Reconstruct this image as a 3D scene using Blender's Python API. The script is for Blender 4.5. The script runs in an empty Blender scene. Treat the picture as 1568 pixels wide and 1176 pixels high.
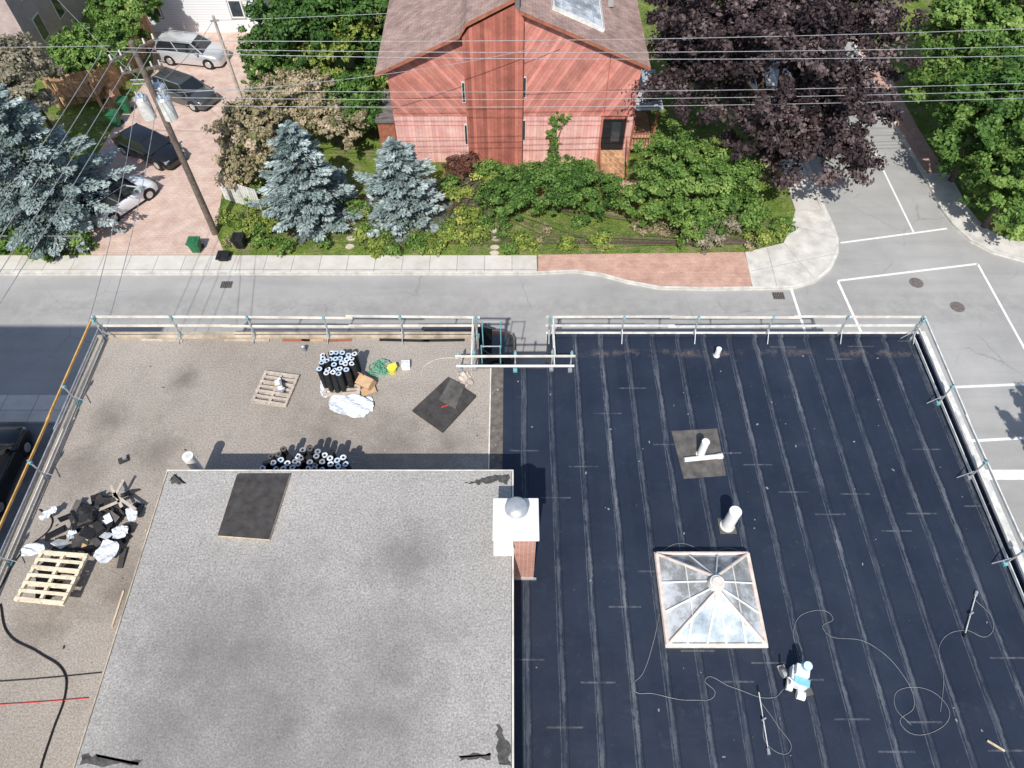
import bpy, math, random
import numpy as np
from mathutils import Vector, Matrix
random.seed(7)
scene=bpy.context.scene
# ---------------------------------------------------------------- survey: drone at 28 m, tilted 54.7 deg down
TH=math.radians(54.7); CT,ST=math.cos(TH),math.sin(TH); H=28.0; F=1087.0
def G(px,py,z=0.0):
    u=px-784.0; v=588.0-py
    t=(H-z)/(F*ST-CT*v)
    return Vector((u*t,t*(F*CT+ST*v),z))
def GY(px,py,Y):
    u=px-784.0; v=588.0-py
    t=Y/(F*CT+ST*v)
    return Vector((u*t,Y,H-t*(F*ST-CT*v)))
# ---------------------------------------------------------------- materials
def lk(nt,a,b): nt.links.new(a,b)
class NT:
    def __init__(s,name):
        s.m=bpy.data.materials.new(name); s.m.use_nodes=True; s.nt=s.m.node_tree
        s.b=s.nt.nodes['Principled BSDF']; s.tc=s.nt.nodes.new('ShaderNodeTexCoord')
        s.obj=s.tc.outputs['Object']
    def n(s,t): return s.nt.nodes.new(t)
    def setin(s,sock,val):
        if hasattr(val,'is_output'): lk(s.nt,val,sock)
        else: sock.default_value=val
    def noise(s,scale,detail=4,rough=.55,vec=None,dist=0):
        n=s.n('ShaderNodeTexNoise'); n.inputs['Scale'].default_value=scale; n.inputs['Detail'].default_value=detail
        n.inputs['Roughness'].default_value=rough; n.inputs['Distortion'].default_value=dist
        lk(s.nt,vec or s.obj,n.inputs['Vector']); return n.outputs['Fac']
    def ramp(s,fac,stops):
        r=s.n('ShaderNodeValToRGB'); e=r.color_ramp.elements
        while len(e)<len(stops): e.new(.5)
        for i,(p,c) in enumerate(stops):
            e[i].position=p; e[i].color=(c[0],c[1],c[2],1) if hasattr(c,'__len__') else (c,c,c,1)
        lk(s.nt,fac,r.inputs['Fac']); return r.outputs['Color']
    def mix(s,fac,a,b,mode='MIX'):
        m=s.n('ShaderNodeMixRGB'); m.blend_type=mode
        s.setin(m.inputs[0],fac)
        for i,x in ((1,a),(2,b)):
            if hasattr(x,'is_output'): lk(s.nt,x,m.inputs[i])
            else: m.inputs[i].default_value=(x[0],x[1],x[2],1)
        return m.outputs[0]
    def math(s,op,a,b=0.0,c=None):
        m=s.n('ShaderNodeMath'); m.operation=op
        s.setin(m.inputs[0],a); s.setin(m.inputs[1],b)
        if c is not None: s.setin(m.inputs[2],c)
        return m.outputs[0]
    def mapr(s,v,a,b,c,d):
        m=s.n('ShaderNodeMapRange'); s.setin(m.inputs[0],v)
        for i,x in enumerate((a,b,c,d)): m.inputs[i+1].default_value=x
        return m.outputs[0]
    def sep(s,vec=None):
        x=s.n('ShaderNodeSeparateXYZ'); lk(s.nt,vec or s.obj,x.inputs[0]); return x.outputs
    def comb(s,x,y,z):
        c=s.n('ShaderNodeCombineXYZ')
        for i,v in enumerate((x,y,z)): s.setin(c.inputs[i],v)
        return c.outputs[0]
    def mapping(s,scale=(1,1,1),rot=(0,0,0)):
        m=s.n('ShaderNodeMapping'); m.inputs['Scale'].default_value=scale; m.inputs['Rotation'].default_value=rot
        lk(s.nt,s.obj,m.inputs['Vector']); return m.outputs[0]
    def bump(s,h,strength=.4,dist=.02):
        b=s.n('ShaderNodeBump'); b.inputs['Strength'].default_value=strength; b.inputs['Distance'].default_value=dist
        lk(s.nt,h,b.inputs['Height']); lk(s.nt,b.outputs[0],s.b.inputs['Normal'])
    def blot(s,spots,lo=1.0,hi=1.9):
        """dirt stains at real places: (x,y,r)"""
        out=None; nz=s.noise(1.0,7,.75); xyz=s.sep()
        for (x,y,r) in spots:
            dx=s.math('SUBTRACT',xyz[0],x); dy=s.math('SUBTRACT',xyz[1],y)
            d=s.math('SQRT',s.math('ADD',s.math('MULTIPLY',dx,dx),s.math('MULTIPLY',dy,dy)))
            d=s.math('ADD',s.math('DIVIDE',d,r),s.math('MULTIPLY',nz,3.0))
            k=s.mapr(d,lo,hi,1,0)
            out=k if out is None else s.math('MAXIMUM',out,k)
        return out
    def fin(s,col,rough=.8,metal=0,spec=.3):
        if hasattr(col,'is_output'): lk(s.nt,col,s.b.inputs['Base Color'])
        else: s.b.inputs['Base Color'].default_value=(*col,1)
        s.setin(s.b.inputs['Roughness'],rough); s.b.inputs['Metallic'].default_value=metal
        s.b.inputs['Specular IOR Level'].default_value=spec
        return s.m
def simple(name,c,var=.25,scale=3,rough=.7,metal=0,bump=0,spec=.3):
    t=NT(name); a=tuple(x*(1-var) for x in c); b=tuple(min(1,x*(1+var)) for x in c)
    f=t.noise(scale,5,.6)
    col=t.ramp(f,[(.3,a),(.7,b)])
    if bump: t.bump(t.noise(scale*4,4),bump,.02)
    return t.fin(col,rough,metal,spec)

def asphalt():
    t=NT('asphalt'); base=t.ramp(t.noise(.25,6,.65),[(.3,(.36,.352,.335)),(.7,(.47,.46,.44))])
    st=t.mapping((.12,1.2,1)); n=t.noise(1,5,.6,st)
    base=t.mix(t.mapr(n,.45,.72,0,.35),base,(.28,.275,.265))
    x,y,z=t.sep()[:3]
    band=t.mapr(t.math('ABSOLUTE',t.math('SUBTRACT',y,24.6)),.2,1.6,1,0)
    base=t.mix(t.math('MULTIPLY',band,t.mapr(t.noise(1.4,6,.75),.4,.65,0,.45)),base,(.24,.235,.225))
    base=t.mix(.35,base,t.ramp(t.noise(24,3,.7),[(.3,(.2,)*3),(.7,(.6,)*3)]),'OVERLAY')
    v=t.n('ShaderNodeTexVoronoi'); v.feature='DISTANCE_TO_EDGE'; v.inputs['Scale'].default_value=.22
    dn=t.n('ShaderNodeTexNoise'); dn.inputs['Scale'].default_value=1.6; dn.inputs['Detail'].default_value=6; lk(t.nt,t.obj,dn.inputs['Vector'])
    ad=t.mix(.5,t.obj,dn.outputs['Color'],'ADD'); lk(t.nt,ad,v.inputs['Vector'])
    cr=t.math('MULTIPLY',t.mapr(v.outputs['Distance'],.002,.009,1,0),t.mapr(t.noise(.3,3),.5,.62,0,.38))
    base=t.mix(cr,base,(.16,.16,.155))
    t.bump(t.noise(40,3),.3,.01)
    return t.fin(base,.85)
def gravel(name,c0,c1,dark,spots,bright,samt=.6,so=(1.0,1.9),sp_amt=.42,fa=.7):
    t=NT(name)
    big=t.ramp(t.noise(.22,6,.65),[(.28,c0),(.72,c1)])
    big=t.mix(t.mapr(t.noise(.9,6,.75),.5,.8,0,.35),big,dark)
    sp=t.ramp(t.noise(19,3,.75),[(.33,(.12,)*3),(.5,(.5,)*3),(.68,(.9,)*3)])
    big=t.mix(sp_amt,big,sp,'OVERLAY')
    w=t.mapr(t.noise(12,2,.6),.66,.74,0,.4); big=t.mix(w,big,bright)
    fl=t.mapr(t.noise(2.6,7,.8),.65,.71,0,fa); big=t.mix(fl,big,dark)
    if spots: big=t.mix(t.math('MULTIPLY',t.blot(spots,*so),samt),big,dark)
    t.bump(t.noise(22,3,.7),.5,.02)
    return t.fin(big,.95,0,.1)
def membrane():
    t=NT('black_membrane'); x,y,z=t.sep()[:3]
    xx=t.math('ADD',x,t.math('MULTIPLY',t.noise(.4,3),.10))
    q=t.math('DIVIDE',xx,.93); fr=t.math('FRACT',t.math('ADD',q,40.0)); fl=t.math('FLOOR',t.math('ADD',q,40.0))
    wn=t.n('ShaderNodeTexWhiteNoise'); wn.noise_dimensions='1D'; lk(t.nt,fl,wn.inputs['W']); rnd=wn.outputs['Value']
    d=t.math('ABSOLUTE',t.math('SUBTRACT',fr,.5))
    st=t.mapping((4,.55,1)); sn=t.noise(1,7,.75,st)
    base=t.ramp(t.noise(.35,7,.7),[(.3,(.0115,.017,.033)),(.7,(.023,.033,.055))])
    base=t.mix(t.math('MULTIPLY',rnd,.22),base,(.033,.045,.070))
    # dusty streak along each lap: broken, 5-20 cm wide
    wid=t.mapr(t.noise(.9,7,.82),.32,.68,.0,.12)
    streak=t.mapr(t.math('SUBTRACT',d,wid),-.02,.0,1,0)
    amt=t.math('MULTIPLY',streak,t.math('MULTIPLY',t.mapr(sn,.40,.62,.08,.95),t.mapr(rnd,0,1,.4,1)))
    base=t.mix(amt,base,(.17,.185,.20))
    line=t.math('MULTIPLY',t.math('LESS_THAN',t.math('ABSOLUTE',t.math('SUBTRACT',fr,.40)),.015),t.mapr(t.noise(3,5,.8),.42,.6,.12,.5))
    base=t.mix(line,base,(.16,.175,.19))
    shade=t.math('MULTIPLY',t.math('LESS_THAN',t.math('ABSOLUTE',t.math('SUBTRACT',fr,.615)),.014),.5); base=t.mix(shade,base,(.004,.005,.008))
    yy=t.math('FRACT',t.math('ADD',t.math('DIVIDE',y,6.5),t.math('MULTIPLY',rnd,5)))
    el=t.math('LESS_THAN',t.math('ABSOLUTE',t.math('SUBTRACT',yy,.5)),.0035)
    base=t.mix(t.math('MULTIPLY',el,t.mapr(t.noise(4,4,.7),.4,.6,.1,.5)),base,(.2,.2,.2))
    sc=t.mapr(t.noise(1.5,9,.82),.56,.78,0,.42); base=t.mix(sc,base,(.085,.095,.115))
    dots=t.mapr(t.noise(8,2,.8),.72,.76,0,.4); base=t.mix(dots,base,(.2,.2,.2))
    br=t.math('MULTIPLY',t.mapr(t.math('ABSOLUTE',t.math('SUBTRACT',y,15.5)),.02,.22,1,0),t.mapr(t.noise(1.4,7,.8),.48,.62,0,.6))
    base=t.mix(br,base,(.22,.17,.13))
    h=t.math('ADD',t.math('MULTIPLY',t.noise(1.5,4,.5,None,.8),1.0),t.math('MULTIPLY',t.mapr(d,.1,.12,1,0),.3))
    t.bump(h,.32,.05)
    return t.fin(base,t.mapr(t.noise(1.0,4),.3,.7,.42,.62),0,.4)
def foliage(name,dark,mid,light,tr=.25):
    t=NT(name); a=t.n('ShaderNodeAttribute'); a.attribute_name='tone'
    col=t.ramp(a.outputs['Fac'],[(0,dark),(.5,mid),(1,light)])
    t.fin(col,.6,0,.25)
    tl=t.n('ShaderNodeBsdfTranslucent'); lk(t.nt,col,tl.inputs['Color'])
    mx=t.n('ShaderNodeMixShader'); mx.inputs[0].default_value=tr
    lk(t.nt,t.b.outputs[0],mx.inputs[1]); lk(t.nt,tl.outputs[0],mx.inputs[2])
    lk(t.nt,mx.outputs[0],t.nt.nodes['Material Output'].inputs['Surface'])
    return t.m
def brickm(name,c1,c2,mort,w,h,ms,rough=.85,off=.5,vert=False,var=.3):
    t=NT(name); b=t.n('ShaderNodeTexBrick'); b.inputs['Color1'].default_value=(*c1,1); b.inputs['Color2'].default_value=(*c2,1)
    b.inputs['Mortar'].default_value=(*mort,1); b.inputs['Scale'].default_value=1; b.inputs['Brick Width'].default_value=w
    b.inputs['Row Height'].default_value=h; b.inputs['Mortar Size'].default_value=ms; b.offset=off
    if vert:
        x=t.sep(); lk(t.nt,t.comb(t.math('ADD',x[0],x[1]),x[2],0),b.inputs['Vector'])
    else: lk(t.nt,t.obj,b.inputs['Vector'])
    col=t.mix(var,b.outputs['Color'],t.ramp(t.noise(1.3,7,.7),[(.3,(.2,)*3),(.7,(.8,)*3)]),'OVERLAY')
    return t.fin(col,rough)
def boards(name,c,period,ang,var=.35,vert=False):
    """timber siding; boards run at angle ang in the wall plane"""
    t=NT(name); x=t.sep(); ca,sa=math.cos(ang),math.sin(ang)
    hx=t.math('ADD',x[0],x[1])
    q=t.math('ADD',t.math('MULTIPLY',hx,ca),t.math('MULTIPLY',x[2],sa)); q=t.math('ADD',t.math('DIVIDE',q,period),200.0)
    fr=t.math('FRACT',q); fl=t.math('FLOOR',q)
    wn=t.n('ShaderNodeTexWhiteNoise'); wn.noise_dimensions='1D'; lk(t.nt,fl,wn.inputs['W'])
    lo=tuple(v*(1-var) for v in c); hi=tuple(min(1,v*(1+var)) for v in c)
    col=t.ramp(wn.outputs['Value'],[(0,lo),(1,hi)])
    col=t.mix(.6,col,t.ramp(t.noise(1.2,7,.75),[(.3,(.22,)*3),(.7,(.75,)*3)]),'OVERLAY')
    g=t.math('LESS_THAN',fr,.1); col=t.mix(t.math('MULTIPLY',g,.45),col,tuple(v*.3 for v in c))
    return t.fin(col,.85,0,.2)
def grassm():
    t=NT('grass'); c=t.ramp(t.noise(.8,6,.7),[(.25,(.07,.12,.025)),(.5,(.15,.22,.045)),(.75,(.29,.33,.09))])
    c=t.mix(.8,c,t.ramp(t.noise(11,4,.75),[(.3,(.1,)*3),(.7,(.85,)*3)]),'OVERLAY')
    c=t.mix(t.mapr(t.noise(.7,6,.78),.5,.64,0,.65),c,(.33,.26,.17))
    t.bump(t.noise(12,4),1,.1); return t.fin(c,.95,0,.1)
def glass(name,c,rough=.08):
    t=NT(name); return t.fin(t.ramp(t.noise(.8,4),[(.3,tuple(v*.7 for v in c)),(.7,c)]),rough,0,.8)
MAT={}
MAT['asphalt']=asphalt()
MAT['asphalt2']=simple('asphalt_alley',(.16,.165,.17),.3,1,.9,0,.3)
MAT['grass']=grassm()
MAT['walk']=brickm('sidewalk_concrete',(.56,.53,.48),(.64,.61,.55),(.30,.28,.26),1.5,1.52,.018,.85,0)
MAT['conc']=simple('concrete',(.60,.57,.52),.2,1.5,.85,0,.2)
MAT['kerb']=simple('kerb_stone',(.62,.60,.55),.25,2,.85)
MAT['pav']=brickm('pink_pavers',(.62,.38,.30),(.54,.33,.26),(.4,.26,.2),.22,.11,.012,.85,.5,False,.45)
MAT['drive']=brickm('driveway_pavers',(.64,.47,.39),(.58,.43,.36),(.45,.34,.28),.3,.15,.012,.85,.5,False,.4)
t=NT('road_paint'); c=t.mix(t.mapr(t.noise(5,6,.8),.5,.7,0,.7),(.84,.83,.80),(.46,.45,.43)); MAT['paint']=t.fin(c,.7)
MAT['member']=membrane()
leftspots=[(*G(x,y,8)[:2],r) for x,y,r in [(283,578,.8),(240,690,1.2),(170,640,.9),(120,720,1.2),(600,680,1.9),(500,660,1.4),(690,680,1.2),(190,900,1.5),(60,960,1.3)]]
MAT['gravL']=gravel('tan_gravel_roofing',(.315,.275,.235),(.415,.37,.32),(.15,.125,.105),leftspots,(.64,.60,.55),.7,(1.2,2.5),.45)
rs=[(*G(x,y,9.9)[:2],r) for x,y,r in [(365,1010,2.2),(600,1020,1.6),(430,1130,2.0),(300,1000,1.5),(560,1100,1.8),(620,860,.9),(250,1130,1.6)]]
MAT['gravR']=gravel('grey_gravel_roofing',(.325,.31,.29),(.44,.415,.385),(.155,.148,.14),rs,(.74,.72,.68),.8,(1.1,3.1),.5,.85)
MAT['tar']=simple('bare_tar',(.085,.08,.075),.5,9,.8,0,.5)
MAT['brownstrip']=simple('tar_strip',(.15,.13,.112),.35,5,.85,0,.5)
MAT['brick']=brickm('red_brick',(.50,.19,.12),(.41,.15,.09),(.52,.48,.44),.23,.08,.01,.85,.5,True)
MAT['brickb']=brickm('brown_brick',(.22,.13,.09),(.28,.16,.11),(.35,.32,.3),.23,.08,.01,.85,.5,True)
MAT['white']=simple('white_paint',(.80,.79,.77),.08,3,.5)
MAT['dirtywhite']=simple('weathered_white',(.68,.67,.63),.25,4,.6)
MAT['alu']=simple('galvanised_metal',(.62,.63,.63),.15,6,.35,.6)
MAT['grey']=simple('grey_steel',(.36,.37,.38),.25,5,.5,.3)
MAT['wood']=simple('new_timber',(.62,.50,.34),.25,7,.75)
MAT['pallet']=simple('pallet_timber',(.78,.68,.50),.25,6,.8)
MAT['greypallet']=simple('weathered_timber',(.50,.43,.36),.3,6,.85)
MAT['railwood']=simple('pale_rail_boards',(.70,.65,.57),.28,2,.75)
MAT['toe']=simple('toe_board',(.48,.40,.30),.4,2,.8)
MAT['orange']=simple('orange_rail',(.66,.38,.12),.3,3,.6)
MAT['cyan']=simple('teal_clamp',(.16,.40,.43),.3,4,.5)
MAT['black']=simple('black_rubber',(.020,.020,.022),.3,6,.6)
MAT['dark']=simple('dark_board',(.060,.055,.052),.35,4,.85,0,.3)
MAT['dark2']=simple('dark_board_worn',(.115,.105,.097),.4,3,.9,0,.3)
MAT['plastic']=simple('white_wrap_film',(.70,.73,.78),.3,9,.35,0,.4,.5)
MAT['bluewhite']=simple('pale_blue_wrap',(.50,.62,.74),.3,12,.4)
MAT['card']=simple('cardboard',(.54,.36,.21),.15,5,.85)
MAT['yellow']=simple('yellow_plastic',(.75,.68,.08),.15,5,.5)
MAT['green']=simple('green_plastic',(.03,.16,.07),.25,5,.5)
MAT['rope']=simple('green_rope',(.14,.40,.26),.2,5,.6)
MAT['cord']=simple('grey_cable',(.24,.25,.26),.3,5,.6)
MAT['red']=simple('red_cord',(.65,.06,.05),.2,5,.5)
MAT['cyanm']=simple('machine_blue',(.22,.50,.60),.2,4,.4)
MAT['gas']=glass('window_glass',(.05,.065,.075))
MAT['cglass']=glass('car_glass',(.02,.024,.03),.04)
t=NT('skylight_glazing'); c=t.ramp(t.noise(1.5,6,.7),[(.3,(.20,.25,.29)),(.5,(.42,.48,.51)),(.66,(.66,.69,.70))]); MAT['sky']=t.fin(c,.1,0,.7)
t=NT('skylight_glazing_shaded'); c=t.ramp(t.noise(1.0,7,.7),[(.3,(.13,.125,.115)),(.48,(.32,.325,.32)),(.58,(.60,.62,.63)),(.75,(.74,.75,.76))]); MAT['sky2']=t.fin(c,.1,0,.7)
MAT['copper']=simple('pinkish_frame',(.74,.62,.54),.2,5,.5)
MAT['shingle']=brickm('brown_shingles',(.42,.29,.245),(.32,.22,.19),(.22,.15,.13),.35,.18,.012,.95,.5,False,.6)
MAT['shd']=simple('dark_shingle',(.17,.15,.145),.3,3,.9)
MAT['sdl']=boards('red_boards_left',(.56,.23,.18),.22,math.radians(40),.22)
MAT['sdr']=boards('red_boards_right',(.60,.25,.20),.22,math.radians(-32),.22)
MAT['sdv']=boards('red_boards_upright',(.43,.15,.11),.20,0,.3)
MAT['sdp']=boards('pink_boards_upright',(.76,.44,.39),.20,0,.1)
MAT['deckw']=boards('deck_boards',(.48,.29,.17),.15,0,.3)
MAT['fence']=boards('fence_boards',(.58,.36,.20),.16,0,.3)
MAT['porch']=simple('red_brown_timber',(.34,.13,.08),.3,4,.8)
MAT['pinkw']=brickm('mauve_brick',(.50,.38,.37),(.43,.32,.31),(.5,.45,.43),.23,.08,.01,.85,.5,True)
MAT['sidew']=brickm('white_siding',(.78,.79,.80),(.75,.76,.78),(.5,.5,.52),40,.18,.012,.7,0,True,.1)
MAT['bark']=simple('bark',(.13,.10,.08),.4,8,.95,0,.6)
MAT['pole']=simple('pole_wood',(.17,.135,.11),.35,6,.9,0,.4)
MAT['stone']=simple('stepping_stone',(.60,.53,.43),.25,3,.9)
MAT['iron']=simple('cast_iron',(.17,.145,.135),.4,10,.8,0,.6)
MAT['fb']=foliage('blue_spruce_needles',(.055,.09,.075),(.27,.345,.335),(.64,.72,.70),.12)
MAT['fg']=foliage('green_leaves',(.045,.10,.02),(.135,.245,.05),(.34,.46,.13))
MAT['fh']=foliage('hedge_leaves',(.03,.08,.018),(.09,.19,.038),(.23,.35,.09))
MAT['fy']=foliage('yellow_green_leaves',(.08,.13,.025),(.23,.31,.06),(.54,.56,.15))
MAT['fp']=foliage('purple_leaves',(.016,.010,.012),(.056,.036,.038),(.22,.165,.16),.12)
MAT['fs']=foliage('smokebush_leaves',(.16,.17,.07),(.40,.34,.20),(.64,.51,.38))
MAT['ft']=foliage('dry_twigs',(.16,.15,.10),(.33,.30,.21),(.48,.43,.32))
MAT['fd']=foliage('dark_green_leaves',(.02,.06,.015),(.06,.14,.03),(.16,.27,.06))
MAT['fm']=foliage('dark_red_leaves',(.06,.03,.02),(.16,.07,.05),(.26,.14,.09))
def paint(name,c,metal=.3):
    t=NT(name); t.fin(c,.25,metal,.5); t.b.inputs['Coat Weight'].default_value=.8; t.b.inputs['Coat Roughness'].default_value=.05; return t.m
PS=paint('silver_car_paint',(.60,.61,.62),.4); PG=paint('graphite_car_paint',(.09,.095,.10),.4); PB=paint('black_car_paint',(.014,.014,.016),.2); PW=paint('white_car_paint',(.78,.79,.80),0)
# ---------------------------------------------------------------- mesh builder
class MB:
    def __init__(s): s.v=[];s.f=[];s.mi=[];s.mats=[]
    def mid(s,m):
        m=MAT[m] if isinstance(m,str) else m
        if m not in s.mats: s.mats.append(m)
        return s.mats.index(m)
    def add(s,vs,fs,m):
        o=len(s.v); s.v+= [tuple(p) for p in vs]; k=s.mid(m)
        for f in fs: s.f.append([i+o for i in f]); s.mi.append(k)
    def box(s,c,d,m,rz=0,mat=None):
        R=mat if mat is not None else Matrix.Rotation(rz,3,'Z')
        c=Vector(c); vs=[]
        for sx in(-1,1):
            for sy in(-1,1):
                for sz in(-1,1): vs.append(c+R@Vector((sx*d[0]/2,sy*d[1]/2,sz*d[2]/2)))
        s.add(vs,[(0,1,3,2),(4,6,7,5),(0,4,5,1),(2,3,7,6),(0,2,6,4),(1,5,7,3)],m)
    def bb(s,x0,x1,y0,y1,z0,z1,m): s.box(((x0+x1)/2,(y0+y1)/2,(z0+z1)/2),(abs(x1-x0),abs(y1-y0),abs(z1-z0)),m)
    def cyl(s,p,q,r0,r1,m,n=12,cap=None):
        p=Vector(p);q=Vector(q); d=(q-p).normalized(); a=d.orthogonal().normalized(); b=d.cross(a); vs=[]
        for c,r in((p,r0),(q,r1)):
            for i in range(n):
                w=2*math.pi*i/n; vs.append(c+a*math.cos(w)*r+b*math.sin(w)*r)
        s.add(vs,[(i,(i+1)%n,n+(i+1)%n,n+i) for i in range(n)]+[tuple(range(n))[::-1]],m)
        s.add(vs[n:],[tuple(range(n))],cap or m)
    def poly(s,pts,m): s.add(pts,[tuple(range(len(pts)))],m)
    def prism(s,pts,z0,z1,m,side=None):
        n=len(pts); 
        s.add([(p[0],p[1],z1) for p in pts],[tuple(range(n))],m)
        s.add([(p[0],p[1],z0) for p in pts]+[(p[0],p[1],z1) for p in pts],[(i,(i+1)%n,n+(i+1)%n,n+i) for i in range(n)],side or m)
    def prismY(s,pts,y0,y1,m):
        n=len(pts)
        s.add([(p[0],y0,p[1]) for p in pts]+[(p[0],y1,p[1]) for p in pts],[tuple(range(n))[::-1],tuple(range(n,2*n))]+[(i,(i+1)%n,n+(i+1)%n,n+i) for i in range(n)],m)
    def build(s,name,parent=None,smooth=False,bevel=0):
        me=bpy.data.meshes.new(name); me.from_pydata(s.v,[],s.f)
        for m in s.mats: me.materials.append(m)
        me.polygons.foreach_set('material_index',s.mi); me.update()
        ob=bpy.data.objects.new(name,me); scene.collection.objects.link(ob)
        if parent: ob.parent=parent
        if smooth:
            for p in me.polygons: p.use_smooth=True
        if bevel:
            b=ob.modifiers.new('b','BEVEL'); b.width=bevel; b.segments=2; b.limit_method='ANGLE'
        return ob
def empty(name):
    e=bpy.data.objects.new(name,None); scene.collection.objects.link(e); return e
def curve(name,lists,r,m,parent=None):
    cu=bpy.data.curves.new(name,'CURVE'); cu.dimensions='3D'; cu.bevel_depth=r; cu.bevel_resolution=2; cu.resolution_u=8
    for pts in lists:
        sp=cu.splines.new('BEZIER'); sp.bezier_points.add(len(pts)-1)
        for b,p in zip(sp.bezier_points,pts): b.co=p; b.handle_left_type=b.handle_right_type='AUTO'
    cu.materials.append(MAT[m]); o=bpy.data.objects.new(name,cu); scene.collection.objects.link(o)
    if parent: o.parent=parent
    return o
# ---------------------------------------------------------------- ground and roads
b=MB(); b.poly([(-400,-400,-.02),(400,-400,-.02),(400,400,-.02),(-400,400,-.02)],'grass'); b.build('ground')
b=MB(); b.poly([(-120,-60,0),(120,-60,0),(120,120,0),(-120,120,0)],'asphalt'); b.build('road')
KZ=.12
kerb=[G(x,y,KZ) for x,y in [(815,419),(880,416),(920,421),(960,432),(1010,441.5),(1090,443),(1165,442),(1215,441),(1250,431),(1273,412),(1284,388),(1284,365),(1276,342),(1266,322)]]
yk=G(500,420,KZ).y
xw=kerb[-1].x
north=[(-120,yk)]+[(p.x,p.y) for p in kerb]+[(xw-.1,60),(xw-.1,119),(-120,119)]
b=MB(); b.prism(north,-.01,KZ,'grass','kerb'); b.build('north_block_ground')
def strip(pts,w,z,m,bld,side=1):
    L=[];R=[]
    for i,p in enumerate(pts):
        a=Vector(pts[max(0,i-1)][:2]); c=Vector(pts[min(len(pts)-1,i+1)][:2]); d=(c-a).normalized(); nrm=Vector((-d.y,d.x))*side
        L.append((p[0],p[1],z)); R.append((p[0]+nrm.x*w,p[1]+nrm.y*w,z))
    for i in range(len(pts)-1): bld.add([L[i],L[i+1],R[i+1],R[i]],[(0,1,2,3)],m)
b=MB(); strip(north[:-2],.16,KZ+.012,'kerb',b); b.build('kerb')
b=MB(); y1=G(500,391,KZ).y
xs=G(822,404,KZ).x
b.poly([(-120,yk+.1,KZ+.004),(xs,yk+.1,KZ+.004),(xs,y1,KZ+.004),(-120,y1,KZ+.004)],'walk'); b.build('sidewalk')
b=MB(); b.poly([G(x,y,KZ+.006) for x,y in [(824,390),(1140,386),(1152,430),(1150,442),(1090,442),(1012,440),(965,431),(922,420),(880,415),(824,417)]],'pav'); b.build('paver_sidewalk')
b=MB(); b.poly([G(x,y,KZ+.008) for x,y in [(1141,386),(1200,372),(1212,345),(1218,322),(1265,322),(1275,342),(1283,365),(1283,388),(1272,411),(1249,430),(1214,440),(1153,441)]],'conc')
for a_,c_ in [((1150,415),(1283,388)),((1175,380),(1190,440)),((1200,372),(1250,430)),((1212,345),(1283,365))]:
    p=G(*a_,KZ+.011);q=G(*c_,KZ+.011); d=(q-p).normalized(); n_=Vector((-d.y,d.x,0))*.012; b.poly([p-n_,q-n_,q+n_,p+n_],'grey')
b.build('corner_sidewalk')
p=G(1218,322,KZ+.008); b=MB(); b.poly([(p.x,p.y+.01,p.z),(xw-.1,p.y+.01,p.z),(xw-.1,100,p.z),(p.x,100,p.z)],'walk'); b.build('side_street_sidewalk')
b=MB(); b.poly([G(x,y,KZ+.005) for x,y in [(140,390.5),(345,390.5),(330,355),(342,285),(378,170),(408,60),(400,10),(230,20),(235,110),(195,160),(165,210),(110,300)]],'drive'); b.build('driveway')
ek=[(G(1375,205).x,119),G(1375,205),G(1412,268),G(1440,322),G(1458,346),G(1485,371),G(1520,389),G(1568,402)]
ek=[Vector((p[0],p[1])) for p in ek]; ek[0].x=ek[1].x
east=[(p.x,p.y) for p in ek]+[(119,ek[-1].y),(119,119)]
b=MB(); b.prism(east,-.01,KZ,'grass','kerb'); strip(east[:-1],.16,KZ+.012,'kerb',b,1); b.build('east_block_ground')
b=MB(); strip([(p[0]+.1,p[1]+.05) for p in east[:3]],1.3,KZ+.004,'pav',b,1); strip([(p[0]+.1,p[1]+.05) for p in east[2:-1]],1.5,KZ+.005,'conc',b,1); b.build('east_sidewalk')
b=MB(); b.prism([(-60,17.6),(17.6,17.6),(18.0,18.5),(17.2,19.1),(-60,19.1)],0,KZ,'walk','kerb'); b.build('near_sidewalk')
b=MB(); b.poly([(-60,-40,.006),(-15.1,-40,.006),(-15.1,17.58,.006),(-60,17.58,.006)],'asphalt2'); b.build('alley')
def line(bld,p,q,w,z=.006):
    p=Vector(p[:2]);q=Vector(q[:2]); d=(q-p).normalized(); n=Vector((-d.y,d.x))*w/2
    bld.add([(*(p-n),z),(*(q-n),z),(*(q+n),z),(*(p+n),z)],[(0,1,2,3)],'paint')
b=MB()
for (a,c,w) in [((1283,431),(1320,512),.14),((1211,441),(1240,530),.14),((1287,372),(1399,357),.12),((1399,357),(1450,350),.12),((1283,430),(1497,404),.13),((1497,404),(1575,545),.13),
                ((1340,235),(1399,356),.11),((1458,593),(1600,587),.14),((1470,676),(1600,669),.14),((1490,727),(1620,727),.5)]:
    line(b,G(*a),G(*c),w)
b.build('road_markings')
for nm,(x,y),sq in [('storm_drain',(347,436),1),('storm_drain',(1192,453),1),('manhole_cover',(1403,433),0),('manhole_cover',(1466,470),0)]:
    b=MB(); g=G(x,y)
    if sq:
        b.box((g.x,g.y,.008),(.62,.5,.012),'iron')
        for i in range(6): b.box((g.x-.24+i*.096,g.y,.017),(.035,.42,.008),'black')
    else:
        b.cyl((g.x,g.y,.002),(g.x,g.y,.012),.37,.37,'iron',24); b.cyl((g.x,g.y,.011),(g.x,g.y,.016),.28,.28,'grey',24,'iron')
    b.build(nm)
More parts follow.
